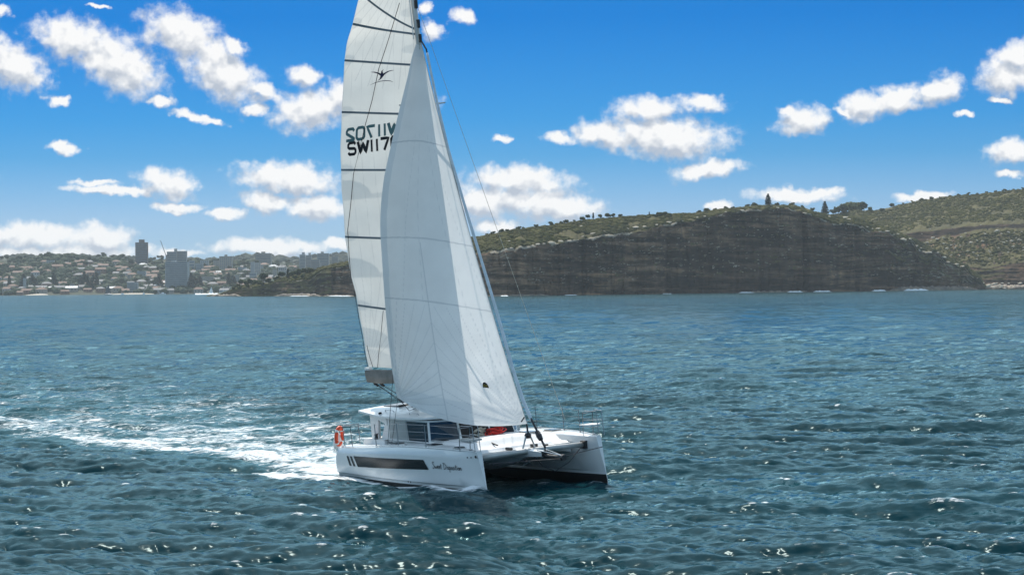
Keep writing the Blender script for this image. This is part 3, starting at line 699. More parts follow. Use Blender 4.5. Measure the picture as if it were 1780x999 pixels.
for i, px in enumerate((846, 858, 872, 882, 902, 910, 933, 960, 976, 985, 1000, 1215, 1228, 1243, 1262, 1275, 1300, 1312, 1352, 1378, 1395, 1412)):
    tree('shrub', 'small_tree', 0, 0, 6 + (i * 7) % 5, 0, 'bushy shrub-sized tree breaking the skyline of the dark cliff\'s heath', GR, on_headland(px, float(itp(SKYL, px))), variant=i % 3)
for i in range(14):
    px = 1570 + i * 16
    tree('shrub', 'small_tree', 0, 0, 4 + (i * 5) % 4, 0, 'bushy shrub-sized tree breaking the skyline of the right hillside', GR, ground_at(hs_us, HS[125:131], px, float(itp(H_SK, px))), variant=i % 3)
# the low point on the left
GP = 'trees on the low rocky point'
for i, (px, py, h, k) in enumerate(((412, 500, 11, 'bush'), (420, 498, 13, 'broad'), (428, 497, 14, 'bush'), (436, 497, 13, 'broad'), (444, 496, 14, 'bush'), (450, 496, 13, 'bush'), (466, 495, 12, 'broad'), (473, 495, 10, 'bush'), (405, 504, 9, 'bush'), (416, 503, 9, 'bush'), (432, 502, 9, 'bush'), (455, 500, 10, 'bush'))):
    tree(k, 'bushy_tree', 0, 0, h, 0, 'bushy green tree in the thicket at the left end of the low rocky point', GP, on_headland(px, py), variant=i % 3)
tree('broad', 'dark_tree', 0, 0, 22, 0, 'taller dark tree standing out of the thicket on the low rocky point', GP, on_headland(458, 496), variant=5)
for i, (px, py, h, k) in enumerate(((482, 488, 14, 'bush'), (489, 486, 15, 'broad'), (508, 484, 13, 'olive'), (515, 483, 14, 'olive'), (522, 482, 15, 'olive'), (530, 480, 15, 'olive'), (537, 479, 14, 'olive'), (543, 477, 12, 'olive'), (512, 488, 10, 'olive'), (527, 487, 11, 'olive'))):
    tree(k, 'bushy_tree', 0, 0, h, 0, 'olive green tree on the ledge between the thicket and the dark rocky knoll', GP, on_headland(px, py), variant=i % 3)
tree('column', 'narrow_tree', 0, 0, 19, 0, 'narrow upright tree on the ledge between the thicket and the dark rocky knoll', GP, on_headland(500, 486))

# ------------------------------------------------------------------ far shore: hills, suburb, towers
C_SK = [(-400,458),(-200,456),(0,452),(40,455),(60,452),(90,446),(140,447),(200,451),(240,455),(265,455),(280,449),(300,455),(400,457),(440,458),(500,461),(560,464),(640,467),(900,480)]
F_SK = [(-400,452),(-200,451),(0,448),(30,445),(80,444),(140,443),(210,447),(260,451),(350,453),(400,450),(420,446),(440,442),(470,445),(500,448),(530,449),(560,445),(590,440),(620,438),(700,440),(860,450),(1000,470)]
def hill(name, tab, D0, D1, usr, base_z, m, amp, seed, nr=60, nu=420):
    us = np.linspace(usr[0], usr[1], nu); sk = itp(tab, us)
    c, s = math.cos(ROLL), math.sin(ROLL); rows = []
    dx = us - CX
    crest_z = HC - (s * dx + c * (sk - CY)) / FPX * D1
    for i in range(nr):
        f = i / (nr - 1); Y = D0 + (D1 - D0) * f
        z = base_z + (crest_z - base_z) * (0.85 * f + 0.15 * f * f) + amp * (fbm(us / 14, us * 0 + f * 12, 4, seed) - 0.5) * min(1, 6 * f)
        rows.append(np.stack([(c * dx - s * (sk - CY)) / FPX * Y, np.full(nu, Y), z], -1))
    for k in (0.3, 1.0):
        p = rows[nr - 1].copy(); p[:, 1] += 400 * k; p[:, 2] = p[:, 2] * (1 - k) - 2 * k; rows.append(p)
    G = np.stack(rows, 0)
    struct(grid_obj(name, G, m, smooth=False)); return us, G[:nr]
ct_us, CT = hill('suburb_hill', C_SK, 4480, 5500, (-400, 900), -1.0, M_SUBURB, 7, 201)
fr_us, FR = hill('far_hills', F_SK, 6600, 7600, (-400, 1000), 0.0, M_FARHILL, 10, 301, 30)
r2 = np.random.default_rng(9)
cf = sample_grid(FR, 3000, r2, 0.3, 1.0)
bushes('far_woods', cf, 6 + 9 * r2.random(len(cf)), M_FARHILL, 'hazy blue grey woods on the farthest hills behind the towers', 'woods', 0.8)
cw = sample_grid(CT, 4200, r2, 0.02, 1.0)
keep = fbm(cw[:, 0] / 90, cw[:, 1] / 90, 3, 16) > 0.33; cw = cw[keep]
bushes('suburb_woods', cw + [0, 0, 3], 3.5 + 5 * r2.random(len(cw)), M_LEAF, 'dark hazy trees massed between the houses on the far hillside', 'woods', 0.95)
def beach(a, b, D, wd, hgt):
    us = np.linspace(a, b, 40); e = np.sin(np.linspace(0, math.pi, 40)) ** 0.4
    rows = [np.stack([(us - CX) / FPX * D, D - wd * e * k, -0.4 + hgt * h * e], -1) for k, h in ((1, 0), (0.7, .35), (0.3, .8), (0, 1.0), (-.6, 1.2))]
    struct(grid_obj('beach', np.stack(rows, 0), M_SAND))
beach(190, 268, 4480, 60, 2.4); beach(46, 82, 4460, 60, 2.6)

HW = [mat('render_wall_white', (0.42, 0.41, 0.39), 0.8, var=0.15), mat('render_wall_cream', (0.33, 0.29, 0.24), 0.8, var=0.15), mat('brick_wall', (0.28, 0.16, 0.11), 0.85, var=0.25)]
HR = {'orange': mat('terracotta_roof', (0.20, 0.108, 0.072), 0.8, var=0.25), 'white': mat('pale_metal_roof', (0.46, 0.46, 0.45), 0.5, var=0.1), 'grey': mat('slate_roof', (0.13, 0.135, 0.145), 0.7, var=0.2), 'brown': mat('brown_tile_roof', (0.24, 0.14, 0.10), 0.8, var=0.2)}
M_DKGLASS = mat('dark_window_glass', (0.03, 0.04, 0.05), 0.15, var=0.2)
HP = {}
def house_proto(k, j):
    w, d, h = 13 + 3 * j, 10, 5.5 + 1.5 * (j % 2)
    b = MB(); b.box((0, 0, h / 2 - 2), (w, d, h + 4))
    o1 = b.build('wall', HW[(j + len(k)) % 3]); C.objects.unlink(o1)
    rf = MB(); x, y, z = w / 2 + .6, d / 2 + .6, h
    rx = x * (0.45 if j % 2 else 0.98)
    rf.add([(-x, -y, z), (x, -y, z), (x, y, z), (-x, y, z), (-rx, 0, z + 3.2), (rx, 0, z + 3.2)], [(0, 1, 5, 4), (2, 3, 4, 5), (1, 2, 5), (3, 0, 4), (3, 2, 1, 0)])
    rf.box((w * .2, 1.5, z + 2.6), (1.1, 1.1, 3.2))
    o2 = rf.build('roof', HR[k]); C.objects.unlink(o2)
    wn = []
    for q in (-.3, .05, .32):
        m = MB(); m.box((q * w, -d / 2 - .06, h * .55), (2.1, .14, 1.7)); o = m.build('window', M_DKGLASS); C.objects.unlink(o); wn.append(o.data)
    return o1.data, o2.data, wn
LABH = {'orange': 'far hazy house with a terracotta roof on the suburb hillside across the bay', 'white': 'far hazy house with a bright pale roof on the suburb hillside across the bay', 'grey': 'far hazy house with a grey roof on the suburb hillside across the bay', 'brown': 'far hazy house with a brown roof on the suburb hillside across the bay'}
rh = random.Random(21); placed = []
def house(k, j, p, rz, sc=1.0):
    key = (k, j)
    if key not in HP: HP[key] = house_proto(k, j)
    a, b, wn = HP[key]
    o = empty('house', p, rz); o.scale = (sc,) * 3
    for nm, d in [('wall', a), ('roof', b)] + [('window', x) for x in wn]:
        c = bpy.data.objects.new(nm, d); C.objects.link(c); c.parent = o
    tag(o, LABH[k], 'house', 'houses on the far suburb hillside')
n = 0
while n < 255:
    i = rh.randrange(1, 50); j = rh.randrange(60, 345); p = Vector(CT[i, j])
    if any((p.x - q.x) ** 2 + ((p.y - q.y) * .45) ** 2 < 14 ** 2 for q in placed): continue
    placed.append(p); n += 1
    k = rh.choices(['orange', 'white', 'grey', 'brown'], [5, 2, 4, 4])[0]
    house(k, rh.randrange(3), p + Vector((0, 0, 0.8)), rh.uniform(-.5, .5), rh.uniform(0.75, 1.15))

M_CONC = mat('grey_concrete', (0.33, 0.32, 0.30), 0.85, var=0.15, vscale=.1); M_BRTOW = mat('brown_brick_tower', (0.15, 0.115, 0.09), 0.85, var=0.2, vscale=.1)
M_PALE = mat('pale_render', (0.34, 0.35, 0.345), 0.8, var=0.1, vscale=.1); M_CREAM = mat('cream_render', (0.31, 0.275, 0.23), 0.8, var=0.1, vscale=.1)
M_BLGLS = mat('blue_grey_glazing', (0.10, 0.14, 0.17), 0.35, var=0.2, vscale=.2)
def tower(px0, px1, py_top, py_bot, Y, m, floors, label, cores=(), bands=True, bays=0, cat='tower block'):
    xm = (px0 + px1) / 2; b0 = at(xm, py_bot, Y); t0 = at(xm, py_top, Y); w = (px1 - px0) / FPX * Y; h = t0.z - b0.z; d = w * 0.7
    o = empty('tower_block', (b0.x, Y, b0.z - 6)); hh = h + 6
    b = MB(); b.box((0, 0, hh / 2), (w, d, hh)); b.build('wall', m, o)
    r = MB(); r.box((0, 0, hh + .4), (w * 1.03, d * 1.03, .8)); r.build('roof', m, o)
    for (f0, f1, up) in cores:
        c = MB(); c.box((((f0 + f1) / 2 - .5) * w, 0, hh + up / FPX * Y / 2 + .8), ((f1 - f0) * w, d * .5, up / FPX * Y)); c.build('lift_core', m, o)
    fl = h / floors
    for i in range(floors):
        z = 6 + fl * (i + .5)
        if bands:
            g = MB(); g.box((0, -d / 2 - .05, z + fl * .08), (w * .94, .12, fl * .48)); g.build('window_row', M_BLGLS, o)
            s = MB(); s.box((0, -d / 2 - .6, z - fl * .33), (w * .96, 1.2, fl * .26)); s.build('balcony', m, o)
        else:
            for q in range(bays):
                g = MB(); g.box(((q + .5) / bays * w * .92 - w * .46, -d / 2 - .05, z), (w * .92 / bays * .55, .12, fl * .5)); g.build('window', M_BLGLS, o)
    tag(o, label, cat, 'towers on the far shore'); return o
tower(236.5, 257, 422, 462, 5350, M_BRTOW, 13, 'tall dark brown tower alone on the skyline left of the crane', [(.28, .72, 5)])
tower(291, 308, 438, 460, 5300, M_CONC, 7, 'left wing of the grey twin tower behind the big pale hotel block', [(.72, 1.0, 5)])
tower(309, 325, 437, 460, 5310, M_CONC, 7, 'right wing of the grey twin tower behind the big pale hotel block')
tower(289, 328, 456, 499, 4620, M_PALE, 13, 'big pale blue grey hotel block with rows of balconies near the water', [(.25, .45, 3)])
tower(382, 404, 446, 468, 5200, M_CREAM, 8, 'squat cream tower with flat roof left of the pale slim slab', [(.4, .6, 3)], False, 6)
tower(436, 443, 456, 484, 4950, M_PALE, 11, 'slim pale slab tower, the left one of the pair below the brown-topped tower', (), False, 3)
tower(444, 453, 457, 484, 4990, M_CONC, 11, 'slim grey slab tower, the right one of the pair below the brown-topped tower', (), False, 3)
tower(445, 472, 441, 466, 5400, M_CREAM, 9, 'wide cream tower with small raised roof core above the slim slabs', [(.36, .6, 3)], True)
tower(521, 531, 443, 468, 5300, M_PALE, 10, 'left half of the stepped pale twin tower near the low point', [(.4, .9, 4)])
tower(532, 542, 444, 468, 5330, M_CONC, 10, 'right half of the stepped pale twin tower near the low point', [(.45, .85, 4)])
tower(552, 572, 441, 468, 5250, M_CONC, 10, 'grey tower with a dark roof tank, next to the sail\'s edge', [(.3, .55, 3)])
tower(541, 556, 452, 472, 5000, M_CREAM, 6, 'lower wide block between the stepped twin and the grey tank tower', (), True)
tower(577, 588, 447, 462, 5450, M_CREAM, 5, 'small block right of the grey tank tower beside the sail')
tower(222, 240, 491, 510, 4550, M_PALE, 6, 'low pale apartment block on the waterfront below the dark brown tower', (), True, cat='apartment block')
tower(40.5, 45.5, 484, 509, 4600, M_PALE, 8, 'narrow pale apartment slab near the left shore', (), False, 2, cat='apartment block')
tower(122, 129, 494, 508, 4600, M_CREAM, 4, 'small cream apartment block behind the shore left of the grey sail', (), False, 3, cat='apartment block')
tower(408, 416, 478, 500, 4750, M_CREAM, 6, 'small cream block behind the thicket on the low point', (), False, 3, cat='apartment block')
tower(350, 372, 481, 495, 4800, M_CREAM, 4, 'low cream block right of the big pale hotel', (), False, 6, cat='apartment block')
rk = random.Random(31)
for q in range(26):
    px = rk.uniform(330, 606) if q < 19 else rk.uniform(60, 270); py = rk.uniform(462, 492); Yb = 4650 + (505 - py) / 45 * 700; w_ = rk.uniform(6, 15); h_ = rk.uniform(6, 15)
    tower(px - w_ / 2, px + w_ / 2, py - h_, py + 4, Yb, rk.choice([M_CREAM, M_PALE, M_CONC, M_BRTOW]), rk.randint(3, 5), 'hazy mid-rise apartment block among the houses between the hotel block and the mainsail' if q < 19 else 'hazy mid-rise apartment block among the houses left of the hotel block', (), q % 2 == 0, 4, 'apartment block')
# crane on the skyline
M_STEEL = mat('crane_steel', (0.16, 0.15, 0.14), 0.6, var=0.2)
b0 = at(289, 446, 5280); cr_ = empty('tower_crane', b0)
m_ = MB(); m_.box((0, 0, -8), (2.2, 2.2, 20)); m_.build('mast', M_STEEL, cr_)
tip = at(279, 418, 5280) - b0
m_ = MB(); m_.tube([(0, 0, 1), tuple(tip)], [.75, .5], 4); m_.build('jib', M_STEEL, cr_)
m_ = MB(); m_.box((2.5, 0, 2), (5, 2.4, 3)); m_.build('machinery_deck', M_STEEL, cr_)
tag(cr_, 'thin luffing crane leaning left on the skyline between the towers', 'crane')
# tall pines and trees along the far shore
GS = 'trees on the far shore'
rt = random.Random(4)
for px in (17, 40, 58, 63, 95, 141, 147, 152, 158, 163, 168, 270, 276, 332, 338, 343, 347, 398, 403, 407):
    i = rt.randrange(1, 8); p = ground_at(ct_us, CT, px, 505 - rt.uniform(0, 6))
    tree('pine' if rt.random() < .5 else 'column', 'shore_pine', 0, 0, rt.uniform(18, 30), 0, 'tall dark hazy pine rising among the waterfront houses of the far suburb', GS, p, variant=9)
for q in range(90):
    p = Vector(CT[rt.randrange(2, 56), rt.randrange(100, 330)])
    tree('broad', 'broad_tree', 0, 0, rt.uniform(8, 14), 0, 'rounded dark hazy tree standing among houses on the far suburb hillside', GS, p, variant=rt.randrange(3))
for px in (4, 12, 30, 34, 48, 70, 85, 170, 180, 196, 205, 212, 220, 262, 268, 275, 282, 340, 352, 372, 378, 425, 480, 500):
    tree('broad', 'broad_tree', 0, 0, rt.uniform(7, 11), 0, 'rounded tree breaking the skyline of the far suburb hill', GS, ground_at(ct_us, CT[55:], px, float(itp(C_SK, px))), variant=rt.randrange(3))

# ------------------------------------------------------------------ far boats
M_WHITE = mat('white_gelcoat_far', (0.80, 0.80, 0.79), 0.35, var=0.04); M_GREYSAIL = mat('grey_sailcloth', (0.07, 0.08, 0.09), 0.7, var=0.1); M_NAVY = mat('dark_hull_paint', (0.03, 0.035, 0.045), 0.3, var=0.1)
def hull_simple(L, Bm, Hh):
    v = []; f = []
    st = [(-.5, .8), (-.2, 1), (.15, .95), (.38, .55), (.5, .03)]
    for x, wd in st:
        hh = Hh * (1 + .25 * max(0, x + .1))
        v += [(x * L, -Bm / 2 * wd, hh), (x * L * .96, -Bm / 2 * wd * .7, -.4), (x * L * .96, Bm / 2 * wd * .7, -.4), (x * L, Bm / 2 * wd, hh)]
    for i in range(4):
        a = i * 4; f += [(a, a + 4, a + 5, a + 1), (a + 1, a + 5, a + 6, a + 2), (a + 2, a + 6, a + 7, a + 3), (a + 3, a + 7, a + 4, a)]
    f += [(0, 1, 2, 3), (19, 18, 17, 16)]
    m = MB(); m.add(v, f); return m
def sail_panel(pts, belly, n=8):
    """triangle sail tack, clew, head with belly along local y"""
    a, b, c = (np.array(p, float) for p in pts); rows = []
    for i in range(n + 1):
        t = i / n; l = a + (c - a) * t; e = b + (c - b) * t; row = []
        for j in range(n + 1):
            s = j / n; p = l + (e - l) * s; p = p + np.array([0, belly * 4 * s * (1 - s) * (1 - t * .7), 0]); row.append(p)
        rows.append(row)
    return np.array(rows)
def far_yacht(px, py, H, Y, rz, heel, sailm, hullm, label):
    p = at(px, py, Y); o = empty('sailing_yacht', (p.x, Y, 0)); o.rotation_euler = (heel, 0, rz)
    L = H * .68
    hull_simple(L, L * .3, L * .09).build('hull', hullm, o)
    m = MB(); m.tube([(L * .06, 0, 0), (L * .04, 0, H)], [.12, .08], 6); m.build('mast', M_STEEL, o)
    grid_obj('mainsail', sail_panel([(L * .05, 0, H * .12), (-L * .38, .3, H * .12), (L * .04, 0, H * .98)], L * .04), sailm, o)
    grid_obj('jib', sail_panel([(L * .47, 0, H * .08), (L * .02, .6, H * .1), (L * .06, 0, H * .9)], L * .05), sailm, o)
    m = MB(); m.box((-L * .05, 0, L * .1), (L * .35, L * .16, L * .06)); m.build('cabin', M_WHITE, o)
    tag(o, label, 'sailing boat'); return o
far_yacht(188, 512, 20, 4380, R(200), R(-14), M_GREYSAIL, M_NAVY, 'small yacht with dark grey sails heeling off the far beach')
far_yacht(367, 512, 12.5, 3900, R(165), R(9), M_WHITE, M_WHITE, 'small yacht with white sails left of the low rocky point')
p = at(394, 512, 3800); mb = empty('motor_cruiser', (p.x, 3800, 0), R(185))
hull_simple(21, 5.6, 2.2).build('hull', M_WHITE, mb)
m = MB(); m.box((-1.5, 0, 3.4), (11, 4.2, 2.2), taper=.86); m.build('cabin', M_BLGLS, mb)
m = MB(); m.box((-1.5, 0, 4.75), (14, 4.8, .5)); m.build('cabin_roof', M_WHITE, mb)
m = MB()
for x in (-7.5, 5): m.tube([(x, -2, 4.9), (x, -2, 10.5)], .14, 5); m.tube([(x, 2, 4.9), (x, 2, 10.5)], .14, 5)
m.tube([(-7.5, -2, 10.5), (5, -2, 10.5)], .16, 5); m.tube([(-7.5, 2, 10.5), (5, 2, 10.5)], .16, 5); m.build('awning_frame', M_WHITE, mb)
tag(mb, 'white motor cruiser with a tall open frame, partly behind the low rocky point', 'motor boat')
for i, (px, L) in enumerate(((283, 11), (253, 9), (219, 9))):
    p = at(px, 511.5, 4330); o = empty('moored_boat', (p.x, 4330 - 20 * i, 0), R(20 + 60 * i))
    hull_simple(L, L * .32, L * .12).build('hull', M_WHITE, o)
    m = MB(); m.box((0, 0, L * .2), (L * .4, L * .24, L * .16), taper=.8); m.build('cabin', M_WHITE, o)
    tag(o, 'tiny white launch moored off the far beach below the towers', 'motor boat', 'launches off the far beach')
us = np.linspace(340, 384, 30)
rows = [np.stack([(us - CX) / FPX * 3860, np.full(30, 3860.0) + k * 9, np.array([h * (.5 + rt.random()) for _ in us])], -1) for k, h in ((-1, -.3), (-.5, .9), (0, 1.5), (.6, .8), (1, -.3))]
o = grid_obj('boat_wash', np.stack(rows, 0), M_SURF); struct(o, 'stuff'); o['label'] = 'thin white wash trailing the motor cruiser'; o['category'] = 'wash'

# ------------------------------------------------------------------ the catamaran
M_GEL = mat('white_gelcoat', (0.73, 0.74, 0.73), 0.28, var=0.03, vscale=0.8, coat=0.3)
M_DECKP = mat('deck_nonskid', (0.78, 0.77, 0.75), 0.65, var=0.05, vscale=2.0)
M_ANTI = mat('black_antifouling', (0.012, 0.013, 0.015), 0.6, var=0.3, vscale=2.0)
M_BLKGL = mat('black_acrylic_window', (0.012, 0.014, 0.017), 0.22, var=0.2, vscale=1.0, spec=0.25)
M_BLUEGL = mat('tinted_window', (0.018, 0.030, 0.045), 0.06, var=0.2, vscale=1.0)
M_CLEAR = mat('clear_vinyl_panel', (0.34, 0.36, 0.35), 0.25, var=0.15, vscale=1.2)
M_ALU = mat('anodised_aluminium', (0.50, 0.50, 0.48), 0.42, metal=0.35, var=0.1, vscale=3)
M_STAIN = mat('stainless_tube', (0.30, 0.31, 0.32), 0.30, metal=1.0, var=0.08, vscale=4)
M_BLACK = mat('black_fitting', (0.016, 0.016, 0.018), 0.5, var=0.3, vscale=3)
M_CANVAS = mat('grey_canvas', (0.24, 0.225, 0.205), 0.85, var=0.22, vscale=2.4, bump=0.3)
M_TRAMP = mat('beige_trampoline', (0.56, 0.51, 0.44), 0.85, var=0.12, vscale=9.0)
M_ROPE = mat('braided_rope', (0.50, 0.46, 0.38), 0.85, var=0.3, vscale=9)
M_DKROPE = mat('dark_rope', (0.045, 0.045, 0.05), 0.8, var=0.3, vscale=9)
M_RED = mat('red_rope', (0.62, 0.035, 0.025), 0.75, var=0.35, vscale=5)
M_ORANGE = mat('orange_float', (0.80, 0.085, 0.025), 0.55, var=0.12, vscale=3)
M_WEB = mat('white_webbing', (0.80, 0.79, 0.76), 0.8, var=0.1, vscale=5)
M_BROWN = mat('brown_vinyl', (0.16, 0.075, 0.045), 0.6, var=0.25, vscale=3)
M_SOLAR = mat('solar_cells', (0.018, 0.018, 0.024), 0.3, var=0.25, vscale=6)
M_NUM = mat('black_sail_number', (0.008, 0.008, 0.012), 0.7, var=0.2, vscale=4)
M_NUMG = mat('show_through_number', (0.10, 0.19, 0.19), 0.8, var=0.15, vscale=4)
M_INK = mat('navy_emblem', (0.012, 0.012, 0.055), 0.7, var=0.2, vscale=4)
M_GOLD = mat('gold_patch', (0.36, 0.25, 0.02), 0.7, var=0.3, vscale=18)
M_LETTER = mat('black_script', (0.015, 0.016, 0.02), 0.5, var=0.2, vscale=4)
def sail_mat(name, col, trans, seamcol):
    m = bpy.data.materials.new(name); m.use_nodes = True; t = m.node_tree; t.nodes.remove(t.nodes['Principled BSDF']); out = t.nodes['Material Output']
    a = node(t, 'ShaderNodeAttribute', attribute_name='seam'); b2 = node(t, 'ShaderNodeAttribute', attribute_name='patch')
    tcn = node(t, 'ShaderNodeTexCoord'); n = noise(t, tcn.outputs['Object'], 0.9, 4, 0.6)
    c = mixc(t, mrange(t, n, 0.3, 0.7), tuple(x * 0.94 for x in col), col)
    c = mixc(t, mth(t, 'MULTIPLY', a.outputs['Fac'], 0.55), c, seamcol)
    c = mixc(t, mth(t, 'MULTIPLY', b2.outputs['Fac'], 0.25), c, (0.44, 0.50, 0.53))
    bp = node(t, 'ShaderNodeBump'); bp.inputs['Strength'].default_value = 0.25; bp.inputs['Distance'].default_value = 0.05
    n2 = noise(t, tcn.outputs['Object'], 1.7, 3, 0.5); link(t, n2, bp.inputs['Height'])
    d = node(t, 'ShaderNodeBsdfDiffuse'); tr = node(t, 'ShaderNodeBsdfTranslucent'); gl = node(t, 'ShaderNodeBsdfGlossy'); gl.inputs['Roughness'].default_value = 0.4
    for s in (d, tr): link(t, c, s.inputs['Color']); link(t, bp.outputs[0], s.inputs['Normal'])
    mx = node(t, 'ShaderNodeMixShader')
    link(t, mth(t, 'MULTIPLY', mth(t, 'SUBTRACT', 1.0, mth(t, 'MULTIPLY', b2.outputs['Fac'], 0.35)), trans), mx.inputs[0]); link(t, d.outputs[0], mx.inputs[1]); link(t, tr.outputs[0], mx.inputs[2])
    link(t, mx.outputs[0], out.inputs[0]); return m
M_MAIN = sail_mat('laminate_mainsail', (0.76, 0.74, 0.69), 0.44, (0.30, 0.30, 0.30))
M_JIB = sail_mat('laminate_jib', (0.84, 0.84, 0.825), 0.49, (0.32, 0.36, 0.40))

boat = empty('catamaran'); 
ch, sh = math.cos(BOAT['head']), math.sin(BOAT['head'])
A_ = Matrix(((ch, sh, 0), (-sh, ch, 0), (0, 0, 1)))
pc, ps = math.cos(BOAT['pitch']), math.sin(BOAT['pitch']); hc, hs = math.cos(BOAT['heel']), math.sin(BOAT['heel'])
ROT = A_ @ Matrix(((pc, 0, -ps), (0, 1, 0), (ps, 0, pc))) @ Matrix(((1, 0, 0), (0, hc, -hs), (0, hs, hc)))
BW = Matrix.Translation(BOAT['loc']) @ ROT.to_4x4() @ Matrix.Translation((-6.2, 0, 0))
boat.matrix_world = BW
tag(boat, 'white sailing catamaran under full sail heeling towards the camera on the dark blue sea', 'catamaran')
def L(p): return Vector(p)

HY = 2.62
def sheer(x): return 1.43 + 0.30 * float(ss(0, 7.5, x)) - 0.06 * float(ss(9.5, 12.2, x))
def build_hull(s):
    """s=-1 starboard, +1 port; outer side is s"""
    N = 48; rings = []
    lev = [(-.46, .05, 1.6), (-.36, .24, 1.7), (-.2, .38, 1.8), (0, .46, 1.9), (.215, .53, 2.0), (.222, .532, 2.0), (.31, .56, 2.1), (.36, .63, 2.3)]
    for f, wd in ((.3, .685), (.55, .715), (.74, .725), (.80, .722), (.97, .62), (1.0, .56)): lev.append((f, wd, 2.6 + .8 * f, 'f'))
    for j in range(N + 1):
        t = j / N; ring_o = []; ring_i = []
        t = t ** 0.92
        xs = t * 12.4; zs = sheer(xs)
        for l in lev:
            z = l[0] if len(l) == 3 else .36 + (zs - .36) * l[0]
            if z < 0: z = z * (1 - .55 * (2 * t - 1) ** 4)
            xb = 12.47 - .27 * max(z, 0); xst = .12 * max(z, 0) + .42 * max(z - .75, 0) ** 1.4 + (.25 * max(-z, 0))
            x = xst + t * (xb - xst)
            full = (.80 + .20 * min(t / .35, 1)) * (1 - max((t - .3) / .7, 0) ** l[2])
            w = l[1] * full + .012 + (.10 * l[0] * ss(.9, 1, t) if len(l) == 4 else 0)
            ring_o.append((x, s * (HY + w), z)); ring_i.append((x, s * (HY - w * (.92 if z > .3 else 1)), z))
        crown = [(ring_o[-1][0], s * (HY + (ring_o[-1][1] * s - HY) * k), zs + .035 * (1 - k * k)) for k in (.6, 0, -.6)]
        rings.append(ring_o + crown + ring_i[::-1])
    n = len(rings[0]); v = [p for r in rings for p in r]; f = []; mi = []
    for j in range(N):
        for k in range(n):
            k2 = (k + 1) % n; f.append((j * n + k, j * n + k2, (j + 1) * n + k2, (j + 1) * n + k))
            z = max(rings[j][k][2], rings[j][k2][2]); mi.append(1 if z < .219 else 0)
    f.append(tuple(range(n))); mi.append(0); f.append(tuple(N * n + k for k in range(n))[::-1]); mi.append(0)
    if s < 0: f = [q[::-1] for q in f]
    o = mesh_obj('hull', v, f, [M_GEL, M_ANTI], boat, True, mi)
    o.data.set_sharp_from_angle(angle=R(28))
    return o
hull_s = build_hull(-1); hull_s['label'] = 'near starboard hull with black window band'
hull_p = build_hull(1); hull_p['label'] = 'far port hull lifted to show its black antifouling'
def side_y(x, z):            # outer face of the near hull
    zs = sheer(x); t = min(max(x / 12.3, 0), 1); fr = max((z - .36) / (zs - .36), 0)
    wd = np.interp(fr, [0, .3, .55, .74, .8, .97], [.63, .685, .715, .725, .722, .62]); e = 2.6 + .8 * fr
    full = (.80 + .20 * min(t / .35, 1)) * (1 - max((t - .3) / .7, 0) ** e)
    return -(HY + wd * full + .012 + .10 * fr * float(ss(.9, 1, t)))
def on_side(poly, name, m, parent, th=.012, div=24):
    """quad (tl, tr, br, bl) in (x, z) laid on the near hull's side, following its curve"""
    tl, tr, br, bl = [np.array(p, float) for p in poly]; rows = []
    for i in range(9):
        a = i / 8; row = []
        for j in range(div + 1):
            b = j / div; q = (tl + (tr - tl) * b) * (1 - a) + (bl + (br - bl) * b) * a
            row.append((q[0], side_y(q[0], q[1]) - th, q[1]))
        rows.append(row)
    P = np.array(rows); return grid_obj(name, P, m, parent)
on_side(((2.08, 1.13), (8.45, 1.275), (8.75, .90), (2.38, .70)), 'hull_window', M_BLKGL, hull_s)
on_side(((1.36, 1.10), (1.55, 1.105), (1.73, .71), (1.54, .705)), 'vent_bar', M_BLKGL, hull_s)
on_side(((1.70, 1.11), (1.90, 1.115), (2.13, .71), (1.93, .705)), 'vent_bar', M_BLKGL, hull_s)
# hull name in loose script, "Sweet Disposition": pen strokes in a unit box
SCR = {
 'S': ([[(.75,1.25),(.45,1.45),(.15,1.2),(.35,.9),(.65,.6),(.6,.15),(.25,-.1),(0,.15)]], .8),
 'w': ([[(0,.6),(.12,.1),(.28,.05),(.4,.5),(.5,.1),(.68,.05),(.8,.62)]], .85),
 'e': ([[(.08,.32),(.42,.42),(.4,.6),(.2,.66),(.05,.35),(.15,.05),(.45,.08)]], .5),
 't': ([[(.2,1.15),(.17,.15),(.36,.02)],[(0,.72),(.42,.8)]], .48),
 'D': ([[(.2,1.4),(.25,.05)],[(0,1.35),(.65,1.25),(1.0,.75),(.75,.15),(.1,-.02)]], 1.1),
 'i': ([[(.1,.62),(.12,.05)],[(.12,.85),(.13,.92)]], .26),
 's': ([[(.4,.6),(.15,.62),(.12,.42),(.35,.28),(.3,.04),(.02,.05)]], .48),
 'p': ([[(.05,.65),(.12,-.62)],[(.06,.5),(.3,.68),(.5,.4),(.3,.05),(.1,.1)]], .58),
 'o': ([[(.28,.62),(.06,.4),(.14,.06),(.38,.06),(.46,.38),(.28,.62)]], .52),
 'n': ([[(.05,.62),(.08,.02)],[(.08,.4),(.28,.64),(.42,.5),(.46,.02)]], .55),
 ' ': ([], .42)}
def stroke_ribbon(mb, pts, wd, place):
    """a flat pen stroke: polyline in 2-D given width, put on a surface by place(s, t)"""
    P = [np.array(p, float) for p in pts]; Lf = []; Rt = []
    for i, p in enumerate(P):
        d = P[min(i + 1, len(P) - 1)] - P[max(i - 1, 0)]; d = d / (np.linalg.norm(d) + 1e-9); n = np.array([-d[1], d[0]]) * wd / 2
        Lf.append(place(*(p + n))); Rt.append(place(*(p - n)))
    k = len(P); mb.add(Lf + Rt, [(i, i + 1, k + i + 1, k + i) for i in range(k - 1)])
x0, x1, z0, hgt = 9.05, 11.0, .975, .175
tot = sum(SCR[c][1] for c in 'Sweet Disposition'); mb_ = MB(); cur = 0
